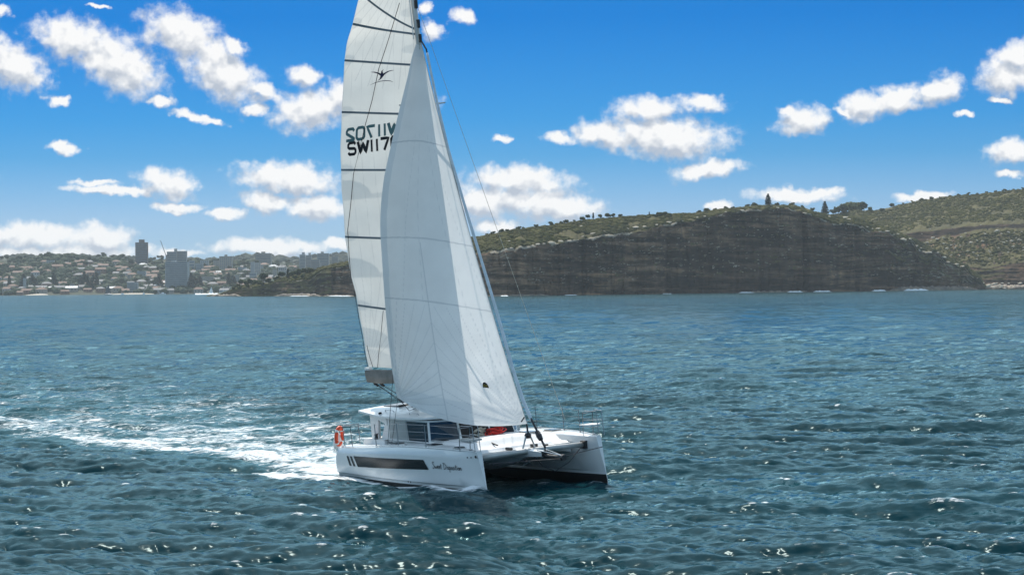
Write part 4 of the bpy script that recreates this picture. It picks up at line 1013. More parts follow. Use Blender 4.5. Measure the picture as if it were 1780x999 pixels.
for c in 'Sweet Disposition':
    for st in SCR[c][0]:
        pts = []
        for a, b in zip(st[:-1], st[1:]): pts += [(a[0] + (b[0] - a[0]) * k / 3, a[1] + (b[1] - a[1]) * k / 3) for k in range(3)]
        pts.append(st[-1])
        def place(a, b, cur=cur):
            x = x0 + (cur + a) / tot * (x1 - x0); z = z0 + b * hgt - .03 * (cur + a) / tot
            return (x, side_y(x, z) - .014, z)
        stroke_ribbon(mb_, pts, .135, place)
    cur += SCR[c][1]
mb_.build('name_lettering', M_LETTER, hull_s)
def fit_disc(x, z, r, name):
    n = 10; P = [(x + r * math.cos(6.283 * k / n), z + r * math.sin(6.283 * k / n)) for k in range(n)]
    m = MB(); m.slab([(a, side_y(a, b) - .003, b) for a, b in P], (0, -1, 0), .012); return m.build(name, M_BLACK, hull_s)
fit_disc(12.0, 1.50, .055, 'hawse_hole'); fit_disc(11.7, 1.47, .03, 'hull_drain'); fit_disc(11.45, 1.46, .03, 'hull_drain'); fit_disc(6.9, .33, .03, 'hull_drain'); fit_disc(7.1, .33, .03, 'hull_drain'); fit_disc(.30, .22, .04, 'hull_drain')
# rub strip along the gunwale of each hull
for s, h in ((-1, hull_s), (1, hull_p)):
    m = MB(); pts = []
    for k in range(30):
        x = .9 + k * 11.0 / 29
        yv = side_y(x, .36 + (sheer(x) - .36) * .985); pts.append((x, -s * (yv + .03), sheer(x) + .015))
    m.tube(pts, .022, 6); m.build('toe_rail', M_GEL, h)

# bridgedeck: underside with a nacelle, foredeck with a crowned top and a stepped front
def build_bridgedeck():
    xs = np.concatenate([np.linspace(.9, 9.2, 34), np.linspace(9.35, 10.05, 8), np.linspace(10.1, 10.5, 4)]); ys = np.linspace(-2.2, 2.2, 31)
    top = []; bot = []
    for x in xs:
        rt = []; rb_ = []
        for y in ys:
            cr2 = .17 * (1 - (y / 2.2) ** 2); zt = 1.735 + .0 * x + cr2
            if x < 3.0: zt = 1.40 + (zt - 1.40) * float(ss(2.4, 3.0, x))
            k = float(ss(9.2, 9.95, x)); zt = zt * (1 - k) + (1.50 + .3 * cr2) * k
            zb = .82 + .35 * float(ss(8.0, 10.4, x)) - .30 * math.exp(-(y / .75) ** 2) * float(ss(3, 5, x)) * (1 - float(ss(9.4, 10.5, x)))
            zb = zb + .25 * (abs(y) / 2.2) ** 6 * -.5
            if x > 10.3: zt = min(zt, 1.44); 
            rt.append((x, y, zt)); rb_.append((x, y, min(zb, zt - .06)))
        top.append(rt); bot.append(rb_)
    T = np.array(top); B = np.array(bot)
    front = np.stack([T[-1], B[-1]], 0); aft = np.stack([B[0], T[0]], 0)
    v = []; f = []
    for G in (T, B[:, ::-1], front[:, ::-1], aft[:, ::-1]):
        n = len(v); nr, nc = G.shape[:2]; v += [tuple(p) for p in G.reshape(-1, 3)]
        for i in range(nr - 1):
            for j in range(nc - 1): f.append((n + i * nc + j, n + i * nc + j + 1, n + (i + 1) * nc + j + 1, n + (i + 1) * nc + j)[::-1])
    o = mesh_obj('bridgedeck', v, f, M_DECKP, boat, True); o.data.set_sharp_from_angle(angle=R(32)); return o
deck = build_bridgedeck()
def deck_z(x, y):
    if abs(y) > 2.1: return sheer(x) + .03
    z = 1.735 + .17 * (1 - (y / 2.2) ** 2); k = float(ss(9.2, 9.95, x)); return z * (1 - k) + 1.52 * k
# trampoline panels either side of the longeron
for sy in (-1, 1):
    P = np.array([[(x, sy * y, 1.40 - .05 * math.sin((x - 10.4) / .85 * 3.14) * math.sin((y - .2) / 1.75 * 3.14)) for x in np.linspace(10.45, 11.22, 8)] for y in np.linspace(.22, 1.98, 12)])
    o = grid_obj('trampoline', P, M_TRAMP, boat)
    sol = o.modifiers.new('thickness', 'SOLIDIFY'); sol.thickness = .012
# crossbeam with end brackets
m = MB(); m.tube([(11.3, -2.30, 1.36), (11.3, -1.0, 1.385), (11.3, 0, 1.39), (11.3, 1.0, 1.385), (11.3, 2.36, 1.36)], .105, 14); beam = m.build('crossbeam', M_ALU, boat, True)
for y in (-2.3, 2.36):
    m = MB(); m.box((11.3, y, 1.36), (.30, .16, .30)); m.build('beam_bracket', M_BLACK, beam)
# longeron: white fairing from the nacelle out to the beam, sprit beyond
m = MB()
rings = [(9.6, .34, 1.02, 1.50), (10.6, .27, 1.12, 1.47), (11.5, .21, 1.18, 1.46), (12.35, .15, 1.22, 1.44)]
v = []; f = []
for x, hw, zb, zt in rings: v += [(x, -hw, zt - .04), (x, -hw * .75, zb), (x, hw * .75, zb), (x, hw, zt - .04), (x, 0, zt)]
for i in range(3):
    for k in range(5): f.append((i * 5 + k, i * 5 + (k + 1) % 5, (i + 1) * 5 + (k + 1) % 5, (i + 1) * 5 + k))
f += [(0, 4, 3, 2, 1), (15, 16, 17, 18, 19)]
m.add(v, f); long_ = m.build('longeron', M_GEL, boat)
m = MB(); m.box((12.37, 0, 1.33), (.05, .26, .20)); m.build('end_cap', M_BLACK, long_)
m = MB(); m.tube([(12.3, 0, 1.24), (13.75, 0, 1.24)], [.075, .06], 10); spr = m.build('bowsprit', M_BLACK, boat)
m = MB(); m.tube([(12.1, -.18, 1.46), (13.72, 0, 1.30)], .022, 6); m.tube([(12.1, .18, 1.46), (13.72, 0, 1.30)], .022, 6); m.build('sprit_stay', M_STAIN, spr)
m = MB(); m.tube([(13.70, 0, 1.24), (13.86, 0, 1.24)], .12, 10); m.build('end_fitting', M_BLACK, spr)
m = MB(); m.tube([(13.75, .02, 1.28), (12.45, 2.50, 1.30)], .018, 5); m.tube([(13.75, -.02, 1.2), (12.45, -2.5, 1.22)], .018, 5); m.build('bridle_rope', M_DKROPE, spr)
m = MB(); m.tube([(11.3, 2.2, 1.25), (11.2, 1.7, .75), (11.1, 1.1, .45), (11.1, .55, .72), (11.2, .2, 1.15)], .018, 5); m.tube([(11.25, -2.15, 1.22), (11.0, -1.5, .98), (10.8, -.6, .92), (10.8, 0, 1.05)], .018, 5); m.build('anchor_bridle', M_DKROPE, beam)
# anchor under the nacelle
m = MB(); m.tube([(10.8, -.05, 1.02), (11.25, -.05, .90)], .04, 6); m.slab([(11.2, -.05, .98), (11.0, -.28, .82), (10.78, -.05, .88), (11.0, .18, .82)], (0, 0, -1), .03); m.tube([(10.72, -.25, .9), (10.72, .2, .9)], .03, 6); m.build('anchor', M_STAIN, boat)
m = MB(); m.box((10.55, .55, 1.50), (.22, .22, .12)); m.box((10.7, 1.0, 1.47), (.16, .12, .08)); m.tube([(10.4, -.6, 1.5), (10.75, -.55, 1.49)], .06, 6); m.build('deck_block', M_BLACK, deck)

# cabin
def ring_at(z):
    k = (z - 1.6) / 1.0
    return [(2.95, -2.06 + .05 * k), (6.75 - .12 * k, -2.06 + .05 * k), (7.95 - .42 * k, -1.22 + .05 * k), (8.25 - .48 * k, 0), (7.95 - .42 * k, 1.22 - .05 * k), (6.75 - .12 * k, 2.06 - .05 * k), (2.95, 2.06 - .05 * k)]
def build_cabin():
    lo = [(x, y, 1.62) for x, y in ring_at(1.6)]; hi = [(x, y, 2.60) for x, y in ring_at(2.6)]
    m = MB(); n = len(lo); f = [(i, (i + 1) % n, n + (i + 1) % n, n + i) for i in range(n)] + [tuple(range(n))[::-1], tuple(range(n, 2 * n))]
    m.add(lo + hi, f); return m.build('cabin', M_GEL, boat)
cabin = build_cabin()
def pane(i, a, b, z0, z1, mname, name='window_pane', a2=None, b2=None):
    """glass pane on wall i of the cabin between fractions a..b, slightly proud of the wall"""
    lo, hi = ring_at(z0), ring_at(z1); n = len(lo)
    def q(r, t): p0, p1 = r[i], r[(i + 1) % n]; return (p0[0] + (p1[0] - p0[0]) * t, p0[1] + (p1[1] - p0[1]) * t)
    a2 = a if a2 is None else a2; b2 = b if b2 is None else b2
    pts = [q(lo, a) + (z0,), q(lo, b) + (z0,), q(hi, b2) + (z1,), q(hi, a2) + (z1,)]
    nrm = (Vector(pts[1]) - Vector(pts[0])).cross(Vector(pts[3]) - Vector(pts[0]))
    m = MB(); m.slab([Vector(p) + nrm.normalized() * .004 for p in pts], nrm, .018); return m.build(name, mname, cabin)
pane(0, .045, .50, 1.74, 2.52, M_CLEAR, 'side_panel', None, .455); pane(0, .52, .975, 1.74, 2.52, M_BLUEGL, 'window_pane', .475, .975)
pane(1, .05, .95, 1.80, 2.53, M_BLUEGL); pane(2, .03, .97, 1.86, 2.53, M_BLKGL); pane(3, .03, .97, 1.86, 2.53, M_BLKGL); pane(4, .05, .95, 1.80, 2.53, M_BLUEGL); pane(5, .03, .48, 1.74, 2.52, M_BLUEGL); pane(5, .5, .95, 1.74, 2.52, M_CLEAR, 'side_panel')
# roof
def roof_hw(x): return 2.20 * (1 - .46 * float(ss(6.3, 8.2, x)) ** 1.3)
def roof_edge(x): return float(np.interp(x, [.55, 2.6, 5.2, 8.05], [2.77, 2.60, 2.61, 2.70]))
def build_roof():
    xs = np.linspace(.55, 8.05, 40); fr = np.linspace(-1, 1, 27); T = []; B = []
    for x in xs:
        hw = roof_hw(x); lw = float(np.interp(x, [.55, 2.5, 4.5, 6.5, 8.05], [.10, .36, .46, .40, .05])); tr = []; br = []
        for q in fr:
            z = roof_edge(x) + .075 + lw * (1 - abs(q) ** 2.2)
            tr.append((x + .0 * q, q * hw, z)); br.append((x, q * hw, roof_edge(x)))
        T.append(tr); B.append(br)
    T = np.array(T); B = np.array(B); v = []; f = []
    side0 = np.stack([B[:, 0], T[:, 0]], 0); side1 = np.stack([T[:, -1], B[:, -1]], 0); fr_ = np.stack([T[-1], B[-1]], 0); af = np.stack([B[0], T[0]], 0)
    for G in (T[:, ::-1], B, side0[:, ::-1], side1[:, ::-1], fr_[:, ::-1][:, ::-1], af):
        n = len(v); nr, nc = G.shape[:2]; v += [tuple(p) for p in G.reshape(-1, 3)]
        for i in range(nr - 1):
            for j in range(nc - 1): f.append((n + i * nc + j, n + i * nc + j + 1, n + (i + 1) * nc + j + 1, n + (i + 1) * nc + j))
    o = mesh_obj('cabin_roof', v, f, M_GEL, boat, True); o.data.set_sharp_from_angle(angle=R(35)); return o
roof = build_roof()
def roof_z(x, y):
    lw = float(np.interp(x, [.55, 2.5, 4.5, 6.5, 8.05], [.10, .36, .46, .40, .05])); return roof_edge(x) + .075 + lw * (1 - abs(y / roof_hw(x)) ** 2.2)
for (x, y, lx, ly) in ((1.75, -.75, 1.5, .95), (1.75, .75, 1.5, .95)):
    P = np.array([[(x + a * lx / 2, y + b * ly / 2, roof_z(x + a * lx / 2, y + b * ly / 2) + .03) for a in np.linspace(-1, 1, 6)] for b in np.linspace(-1, 1, 6)])
    o = grid_obj('solar_panel', P, M_SOLAR, roof); sol = o.modifiers.new('thickness', 'SOLIDIFY'); sol.thickness = .03
m = MB(); m.tube([(2.6, -1.3, roof_z(2.6, -1.3) + .07), (2.6, 1.3, roof_z(2.6, 1.3) + .07)], .05, 6); m.box((2.6, -.8, roof_z(2.6, -.8) + .16), (.22, .16, .16)); m.build('mainsheet_track', M_BLACK, roof)
for (x, y) in ((2.75, -1.78), (5.35, -1.95)):
    m = MB(); z = roof_z(x, y); m.tube([(x - .42, y, z - .01), (x - .36, y - .05, z + .07), (x + .36, y - .05, z + .07), (x + .42, y, z - .01)], .016, 6); m.build('grab_rail', M_STAIN, roof)
m = MB(); m.tube([(2.35, -2.0, roof_z(2.35, -2.0)), (2.35, -2.1, roof_z(2.35, -2.0))], .06, 8); m.build('roof_port_light', M_BLACK, roof)
for sy in (-1, 1):     # aft roof posts, cockpit wing panels
    m = MB(); m.slab([(1.12, sy * 1.92, 1.42), (1.72, sy * 1.92, 1.42), (1.85, sy * 1.92, 2.62), (1.05, sy * 1.92, 2.66)], (0, -sy, 0), .10); m.build('roof_post', M_GEL, boat)
    m = MB(); m.slab([(2.15, sy * 2.0, 1.62), (2.93, sy * 2.0, 1.62), (2.93, sy * 2.0, 2.60), (2.80, sy * 2.0, 2.60)], (0, -sy, 0), .06); m.build('wing_panel', M_GEL, boat)
m = MB(); m.slab([(1.8, -2.05, 2.58), (2.9, -2.05, 2.30), (2.9, -2.05, 2.62), (1.2, -2.05, 2.68)], (0, 1, 0), .05); m.build('roof_bracket', M_GEL, boat)
# cockpit: coamings, seat, helm console with wheel
for sy in (-1, 1):
    m = MB(); m.box((1.95, sy * 2.0, 1.52), (2.1, .5, .34), taper=.92); m.build('cockpit_coaming', M_DECKP, boat)
m = MB(); m.box((1.0, 0, 1.46), (.5, 3.4, .42), taper=.95); m.build('aft_seat', M_DECKP, boat)
m = MB(); m.box((2.25, -1.55, 1.80), (.62, .60, .16), taper=.9); m.box((2.25, -1.55, 1.58), (.3, .3, .3)); m.build('helm_seat', M_BROWN, boat)
m = MB(); m.tube([(2.85 + .02 * math.sin(a), -1.35 + .34 * math.cos(a), 2.05 + .34 * math.sin(a)) for a in np.linspace(0, 6.283, 20)], .018, 6)
for a in (0.3, 2.4, 4.5): m.tube([(2.85, -1.35, 2.05), (2.85, -1.35 + .33 * math.cos(a), 2.05 + .33 * math.sin(a))], .012, 5)
m.build('steering_wheel', M_STAIN, boat)
for (x, y, r_) in ((1.95, -2.12, .07), (6.9, -.9, .07)):
    z = 1.70 if x < 3 else deck_z(x, y)
    m = MB(); m.tube([(x, y, z - .02), (x, y, z + .10), (x, y, z + .2)], [r_ * 1.3, r_, r_ * 1.1], 12); m.tube([(x, y, z + .2), (x + .22, y, z + .23)], .02, 5); m.build('winch', M_BLACK, boat)

# deck hatches
for (x, y, lx, ly) in ((4.9, -2.62, .62, .42), (8.25, -2.62, .70, .42), (8.9, -1.35, .75, .55), (8.9, 1.3, .75, .55), (8.4, 2.62, .70, .42), (10.4, -2.62, .35, .3), (7.3, -1.78, .5, .35)):
    z = deck_z(x, y); m = MB(); m.box((x, y, z + .03), (lx, ly, .05), taper=.94); h_ = m.build('deck_hatch', M_BLKGL, boat)
    m = MB(); m.box((x, y, z + .012), (lx + .08, ly + .08, .025)); m.build('hatch_frame', M_ALU, h_)
m = MB(); m.tube([(5.6, -1.95, 1.80), (8.3, -.85, deck_z(8.3, -.85) + .05), (10.0, -.75, 1.62)], .03, 6); m.build('jib_track', M_BLACK, deck)
for (x, y) in ((6.6, -3.05), (11.5, -2.72), (11.5, 2.72), (6.6, 3.05)):
    m = MB(); z = sheer(x) + .03; m.tube([(x - .13, y, z + .05), (x + .13, y, z + .05)], .022, 6); m.tube([(x - .05, y, z), (x - .05, y, z + .05)], .02, 5); m.tube([(x + .05, y, z), (x + .05, y, z + .05)], .02, 5); m.build('mooring_cleat', M_STAIN, boat)

# stanchions, lifelines, pulpits, stern rails
def post(x, y, top, name='stanchion'):
    m = MB(); z = sheer(x); m.tube([(x, y, z), (x - .03, y, z + top)], .017, 6); m.tube([(x, y, z), (x, y, z + .06)], .035, 6); return m.build(name, M_STAIN, boat)
for s in (-1, 1):
    ys = s * 3.16
    for x in (4.1, 6.15, 8.5): post(x, ys if x < 8 else s * 3.10, .90)
    post(10.0, s * 2.98, .9) if s > 0 else None
    for hgt_, nm in ((.88, 0), (.60, 1), (.32, 2)):
        m = MB(); m.tube([(1.5, s * 3.12, sheer(1.5) + hgt_), (4.1, ys, sheer(4.1) + hgt_), (6.15, ys, sheer(6.15) + hgt_), (8.5, s * 3.10, sheer(8.5) + hgt_), (11.0, s * 2.88, sheer(11) + hgt_)], .005, 4); m.build('lifeline', M_STAIN, boat)
    # pulpit: twin hoops with rungs and a small seat
    zb = sheer(11.4)
    m = MB()
    for yy in (s * 2.95, s * 2.50):
        m.tube([(11.05, yy, zb), (11.12, yy, zb + .90), (11.30, yy, zb + .98), (12.0, s * 2.72 + (yy - s * 2.72) * .55, zb + .98), (12.1, s * 2.72 + (yy - s * 2.72) * .5, zb + .02)], .017, 6)
    m.tube([(11.12, s * 2.95, zb + .88), (11.12, s * 2.50, zb + .88)], .015, 6)
    for hh in (.35, .62): m.tube([(11.08, s * 2.95, zb + hh), (12.03, s * 2.82, zb + hh)], .012, 5); m.tube([(11.08, s * 2.50, zb + hh), (12.03, s * 2.62, zb + hh)], .012, 5)
    pul = m.build('pulpit', M_STAIN, boat)
    m = MB(); m.slab([(11.15, s * 2.95, zb + .42), (11.15, s * 2.30, zb + .42), (11.7, s * 2.3, zb + .42), (11.9, s * 2.72, zb + .42), (11.7, s * 2.95, zb + .42)], (0, 0, 1), .035); m.build('pulpit_seat', M_WEB if s > 0 else M_ALU, pul)
    m = MB()
    for x in (.75, 1.5): m.tube([(x, s * 3.02, sheer(x) - .02), (x, s * 3.06, sheer(x) + .86)], .018, 6)
    m.tube([(.75, s * 3.06, sheer(.75) + .86), (1.5, s * 3.06, sheer(1.5) + .86)], .018, 6); m.tube([(.75, s * 3.04, sheer(.75) + .45), (1.5, s * 3.04, sheer(1.5) + .45)], .014, 6)
    m.tube([(.75, s * 3.06, sheer(.75) + .86), (.45, s * 2.2, sheer(.75) + .86), (.5, s * 2.2, sheer(.75) - .2)], .018, 6)
    m.build('stern_rail', M_STAIN, boat)

# rig
MB_, MT_ = np.array((5.95, 0, 1.86)), np.array((4.20, 0, 21.2))
def mast_at(z): t = (z - MB_[2]) / (MT_[2] - MB_[2]); return MB_ + (MT_ - MB_) * t
v = []; f = []; n = 14
for i, z in enumerate(np.linspace(1.86, 21.2, 8)):
    c = mast_at(z); 
    for k in range(n): a = 6.283 * k / n; v.append((c[0] + .155 * math.cos(a), .095 * math.sin(a), z))
for i in range(7):
    for k in range(n): f.append((i * n + k, i * n + (k + 1) % n, (i + 1) * n + (k + 1) % n, (i + 1) * n + k))
f += [tuple(range(n))[::-1], tuple(7 * n + k for k in range(n))]
mast = mesh_obj('mast', v, f, M_ALU, boat, True)
for z in (9.2, 15.2):
    c = mast_at(z)
    for s in (-1, 1):
        m = MB(); m.tube([(c[0], s * .08, z), (c[0] - .35, s * 1.05, z + .06)], [.045, .03], 6); m.build('spreader', M_ALU, mast)
for z in (17.1, 17.9, 18.5, 19.3):
    c = mast_at(z); m = MB(); m.box((c[0] + .17, 0, z), (.10, .12, .34)); m.build('mast_fitting', M_BLACK, mast)
def line(name, pts, r, m_, parent=boat): m = MB(); m.tube(pts, r, 5); return m.build(name, m_, parent)
for s in (-1, 1):
    c = mast_at(17.4); line('shroud', [(4.95, s * 3.05, sheer(5) + .05), (c[0] - .02, s * .1, 17.4)], .012, M_DKROPE)
    c2 = mast_at(9.2); line('shroud', [(5.0, s * 2.9, sheer(5) + .05), (c2[0] - .35, s * 1.05, 9.26)], .010, M_DKROPE)
c = mast_at(19.2); line('halyard', [(8.75, 3.05, sheer(8.7) + .4), (c[0] + .1, .1, 19.2)], .009, M_ROPE)
c = mast_at(18.6); line('halyard', [(c[0] + .22, -.06, 1.95), (c[0] + .2 + 1.2, -.1, 2.0), (mast_at(10)[0] + .2, -.1, 10), (c[0] + .2, -.08, 18.6)], .012, M_ROPE)
c = mast_at(17.7); line('halyard', [(c[0] - .12, -.15, 17.9), (mast_at(20.8)[0] - .1, -.12, 20.8)], .02, M_WEB)

# boom with its canvas sail cover
G0, G1 = np.array((5.72, -.03, 3.95)), np.array((.0, -1.36, 4.12))
bd = (G1 - G0) / np.linalg.norm(G1 - G0); bn = np.array((bd[1], -bd[0], 0)); bn /= np.linalg.norm(bn)
m = MB(); m.tube([tuple(G0), tuple(G1)], [.11, .10], 10); boom = m.build('boom', M_ALU, boat, True)
v = []; f = []
for i in range(13):
    t = i / 12; p = G0 + (G1 - G0) * (.04 + .955 * t); hgt_ = .42 - .10 * t; sag = .05 * math.sin(i * 1.7)
    for (o_, z_) in ((-.17, hgt_), (-.19 - .02 * math.sin(i), .12), (-.10, -.20 + sag * .5), (.10, -.20 + sag * .5), (.19 + .02 * math.cos(i * 2.), .12), (.17, hgt_)):
        q = p + bn * o_; v.append((q[0], q[1], q[2] + z_))
for i in range(12):
    for k in range(5): f.append((i * 6 + k, i * 6 + k + 1, (i + 1) * 6 + k + 1, (i + 1) * 6 + k))
f += [(0, 1, 2, 3, 4, 5), tuple(72 + k for k in range(6))[::-1]]
mesh_obj('sail_cover', v, f, M_CANVAS, boom, True)
m = MB(); m.box(tuple(G1 + (0.1, 0, .38)), (.42, .16, .10)); m.build('outhaul_fitting', M_WEB, boom)
ms_ = [(G1 + (G0 - G1) * .06 + (0, 0, -.22), (2.6, -.95, 3.10)), (G1 + (G0 - G1) * .13 + (0, 0, -.22), (2.6, -.75, 3.12)), (G1 + (G0 - G1) * .09 + (0, 0, -.22), (2.6, -1.1, 3.08))]
for a, b_ in ms_: line('mainsheet', [tuple(a), b_], .014, M_DKROPE, boom)
m = MB()
for a, b_ in ms_[:2]:
    d = Vector(b_) - Vector(a); m.tube([Vector(a) + d * .02, Vector(a) + d * .13], .055, 6); m.tube([Vector(a) + d * .80, Vector(a) + d * .94], .055, 6)
m.build('mainsheet_block', M_BLACK, boom)

# mainsail
LE = [(4.55, .02, -1.34), (6.0, -1.0, -1.62), (7.41, .48, -1.82), (9.0, .60, -2.02), (11.0, .72, -2.15), (13.5, .98, -2.25), (15.6, 1.38, -2.22), (17.2, 1.80, -2.12), (18.1, 2.02, -2.06), (18.95, 2.12, -1.95), (19.5, 2.25, -1.88), (20.5, 2.55, -1.6)]
import bisect
def un_px(px, py, yv):
    """boat-frame point on the plane y = yv seen at picture point (px, py): used to trace the sails' edges"""
    u, v_ = uv_of(px, py); d = Vector((u, 1, v_)); Mi = BW.inverted(); o_ = Mi @ Vector((0, 0, HC)); dd = Mi.to_3x3() @ d; t = (yv - o_.y) / dd.y
    return o_ + dd * t
leech = [un_px(*q) for q in ((641, 637, -1.34), (634, 600, -1.55), (620, 520, -1.80), (605, 450, -2.02), (597, 370, -2.15), (592, 270, -2.25), (595, 180, -2.22), (602, 80, -2.12), (613, 42, -2.06), (623, 0, -1.95), (633, -30, -1.85))]
leech = np.array([tuple(p) for p in leech]); leech = leech[np.argsort(leech[:, 2])]
def spline(tab, z):
    """smooth interpolation through points by z (Catmull-Rom)"""
    zs = tab[:, 2]; i = int(np.clip(np.searchsorted(zs, z) - 1, 0, len(zs) - 2)); t = (z - zs[i]) / (zs[i + 1] - zs[i])
    m0 = (tab[i + 1] - tab[max(i - 1, 0)]) / (zs[i + 1] - zs[max(i - 1, 0)]); m1 = (tab[min(i + 2, len(zs) - 1)] - tab[i]) / (zs[min(i + 2, len(zs) - 1)] - zs[i]); h = zs[i + 1] - zs[i]
    a = 2 * t ** 3 - 3 * t * t + 1; b_ = t ** 3 - 2 * t * t + t; c_ = -2 * t ** 3 + 3 * t * t; d = t ** 3 - t * t
    return a * tab[i] + b_ * h * m0 + c_ * tab[i + 1] + d * h * m1
Z0m, Z1m = leech[0, 2], leech[-1, 2]
def main_pt(u, v_):
    """u: 0 leech .. 1 luff, v: 0 foot .. 1 head"""
    zl = Z0m + (Z1m - Z0m) * v_; lp = spline(leech, zl)
    zu = 4.35 + (20.75 - 4.35) * v_; up_ = mast_at(zu) + np.array((-.17, 0, 0))
    ch_ = up_ - lp; p = lp + ch_ * u; nrm = np.array((-ch_[1], ch_[0], 0)); nrm = nrm / (np.linalg.norm(nrm) + 1e-9)
    if nrm[1] > 0: nrm = -nrm
    cam_ = .075 * np.linalg.norm(ch_) * (4 * u * (1 - u)) * (.35 + .65 * min(1, v_ * 3)) * (0.55 + .45 * u)
    scal = .018 * math.sin(v_ * 9 * math.pi * 2) * (1 - u)
    return p + nrm * (cam_ + scal)
NU, NV = 120, 420
def sail_grid(fn): return np.array([[fn(i / (NU - 1), j / (NV - 1)) for i in range(NU)] for j in range(NV)])
GM = sail_grid(main_pt); mainsail = grid_obj('mainsail', GM, M_MAIN, boat)
U, V = np.meshgrid(np.linspace(0, 1, NU), np.linspace(0, 1, NV))
def px_of(P):
    Wm = np.array(BW); q = P @ Wm[:3, :3].T + Wm[:3, 3]; xx = q[..., 0] / q[..., 1] * FPX; yv = -(q[..., 2] - HC) / q[..., 1] * FPX
    c_, s_ = math.cos(ROLL), math.sin(ROLL); return CX + c_ * xx + s_ * yv, CY - s_ * xx + c_ * yv
def uv_near(G, px, py):
    X_, Y_ = px_of(G); i = np.unravel_index(np.argmin((X_ - px) ** 2 + (Y_ - py) ** 2), X_.shape); return i[1] / (NU - 1), i[0] / (NV - 1)
def fan_seams(cu, cv, ang0, ang1, n, rad0, rad1, ax, ay, wd):
    """radial seams out of a sail corner"""
    dx, dy = (U - cu) * ax, (V - cv) * ay; r = np.hypot(dx, dy); a = np.arctan2(dy, dx); s = np.zeros_like(U)
    for k in range(n):
        t = ang0 + (ang1 - ang0) * k / (n - 1); d = np.abs(np.sin(a - t)) * r
        s = np.maximum(s, np.clip(1.6 - d / wd, 0, 1) * (np.cos(a - t) > 0) * (r < rad1) * (r > rad0))
    return s
def vline(u0, wd): return np.clip(1.6 - np.abs(U - u0) / wd, 0, 1)
hline = lambda v0, wd, sl=0: np.clip(1.6 - np.abs(V - v0 - sl * (U - .5)) / wd, 0, 1)
seam = np.zeros_like(U)
for k in range(1, 7): seam = np.maximum(seam, .40 * vline(k / 7 + .03 * np.sin(V * 7), .0028))
seam = np.maximum(seam, .55 * fan_seams(1.0, 1.05, R(200), R(268), 11, 0, 5.5, 3.2, 16, .014))
seam = np.maximum(seam, .5 * fan_seams(.0, .0, R(35), R(88), 8, 0, 4.5, 5, 16, .014))
patch = np.zeros_like(U)
battpx = [((602, 105), (712, 113)), ((594, 195), (692, 198)), ((592, 296), (668, 296)), ((598, 411), (659, 413)), ((621, 531), (668, 537)), ((614, 41), (719, 60)), ((637, -2), (716, 48))]
rf = [(592, 346, 668), (606, 480, 660), (633, 600, 680)]
reef_v = [uv_near(GM, px + 4, py)[1] for px, py, e in rf]
bat_v = [(uv_near(GM, *a), uv_near(GM, *b_)) for a, b_ in battpx]
for rv in reef_v:
    # reef band and its fan-shaped corner patch
    patch = np.maximum(patch, .55 * (np.abs(V - rv) < .0055))
    patch = np.maximum(patch, .75 * ((U / .36) ** 2 + (np.clip(V - rv, 0, None) / .048) ** 2 < 1) * (V > rv - .004))
    patch = np.maximum(patch, .35 * ((U / .22) ** 2 + (np.clip(V - rv, 0, None) / .036) ** 2 < 1) * (V > rv - .004))
for (a, b_) in bat_v[:6]: patch = np.maximum(patch, .6 * (((U / .16) ** 2 + ((V - a[1]) / .014) ** 2) < 1) + .5 * ((((1 - U) / .2) ** 2 + ((V - a[1] + .004) / .012) ** 2) < 1))
patch = np.maximum(patch, .6 * (((U / .4) ** 2 + (V / .05) ** 2) < 1)); patch = np.maximum(patch, .5 * (U > .965)); patch = np.maximum(patch, .6 * (U < .012))
attr(mainsail, 'seam', seam); attr(mainsail, 'patch', np.clip(patch, 0, 1))
def surf_frame(fn, u, v_):
    e = 1e-3; p = fn(u, v_); du = fn(u + e, v_) - p; dv_ = fn(u, v_ + e) - p; n_ = np.cross(du, dv_); n_ /= np.linalg.norm(n_)
    if n_[1] > 0: n_ = -n_
    return p, n_
def on_sail(fn, u, v_, off=.02):
    p, n_ = surf_frame(fn, min(max(u, .001), .998), min(max(v_, .001), .998)); return tuple(p + n_ * off)
for (a, b_) in bat_v:
    ua, va = a[0], a[1]; slope_ = (b_[1] - a[1]) / max(b_[0] - a[0], .05)
    Pp = []
    for dv_ in (-.0027, .0027): Pp.append([on_sail(main_pt, .004 + .988 * k / 24, va + slope_ * (.004 + .988 * k / 24 - ua) + dv_, .022) for k in range(25)])
    pm = MB(); k = 25; pm.add(Pp[0] + Pp[1], [(i, i + 1, k + i + 1, k + i) for i in range(k - 1)])
    o = pm.build('batten_pocket', mat('batten_pocket_tape', (0.20, 0.22, 0.235), 0.7, var=0.15) if 'batten_pocket_tape' not in bpy.data.materials else bpy.data.materials['batten_pocket_tape'], mainsail)
    sol = o.modifiers.new('thickness', 'SOLIDIFY'); sol.thickness = .01
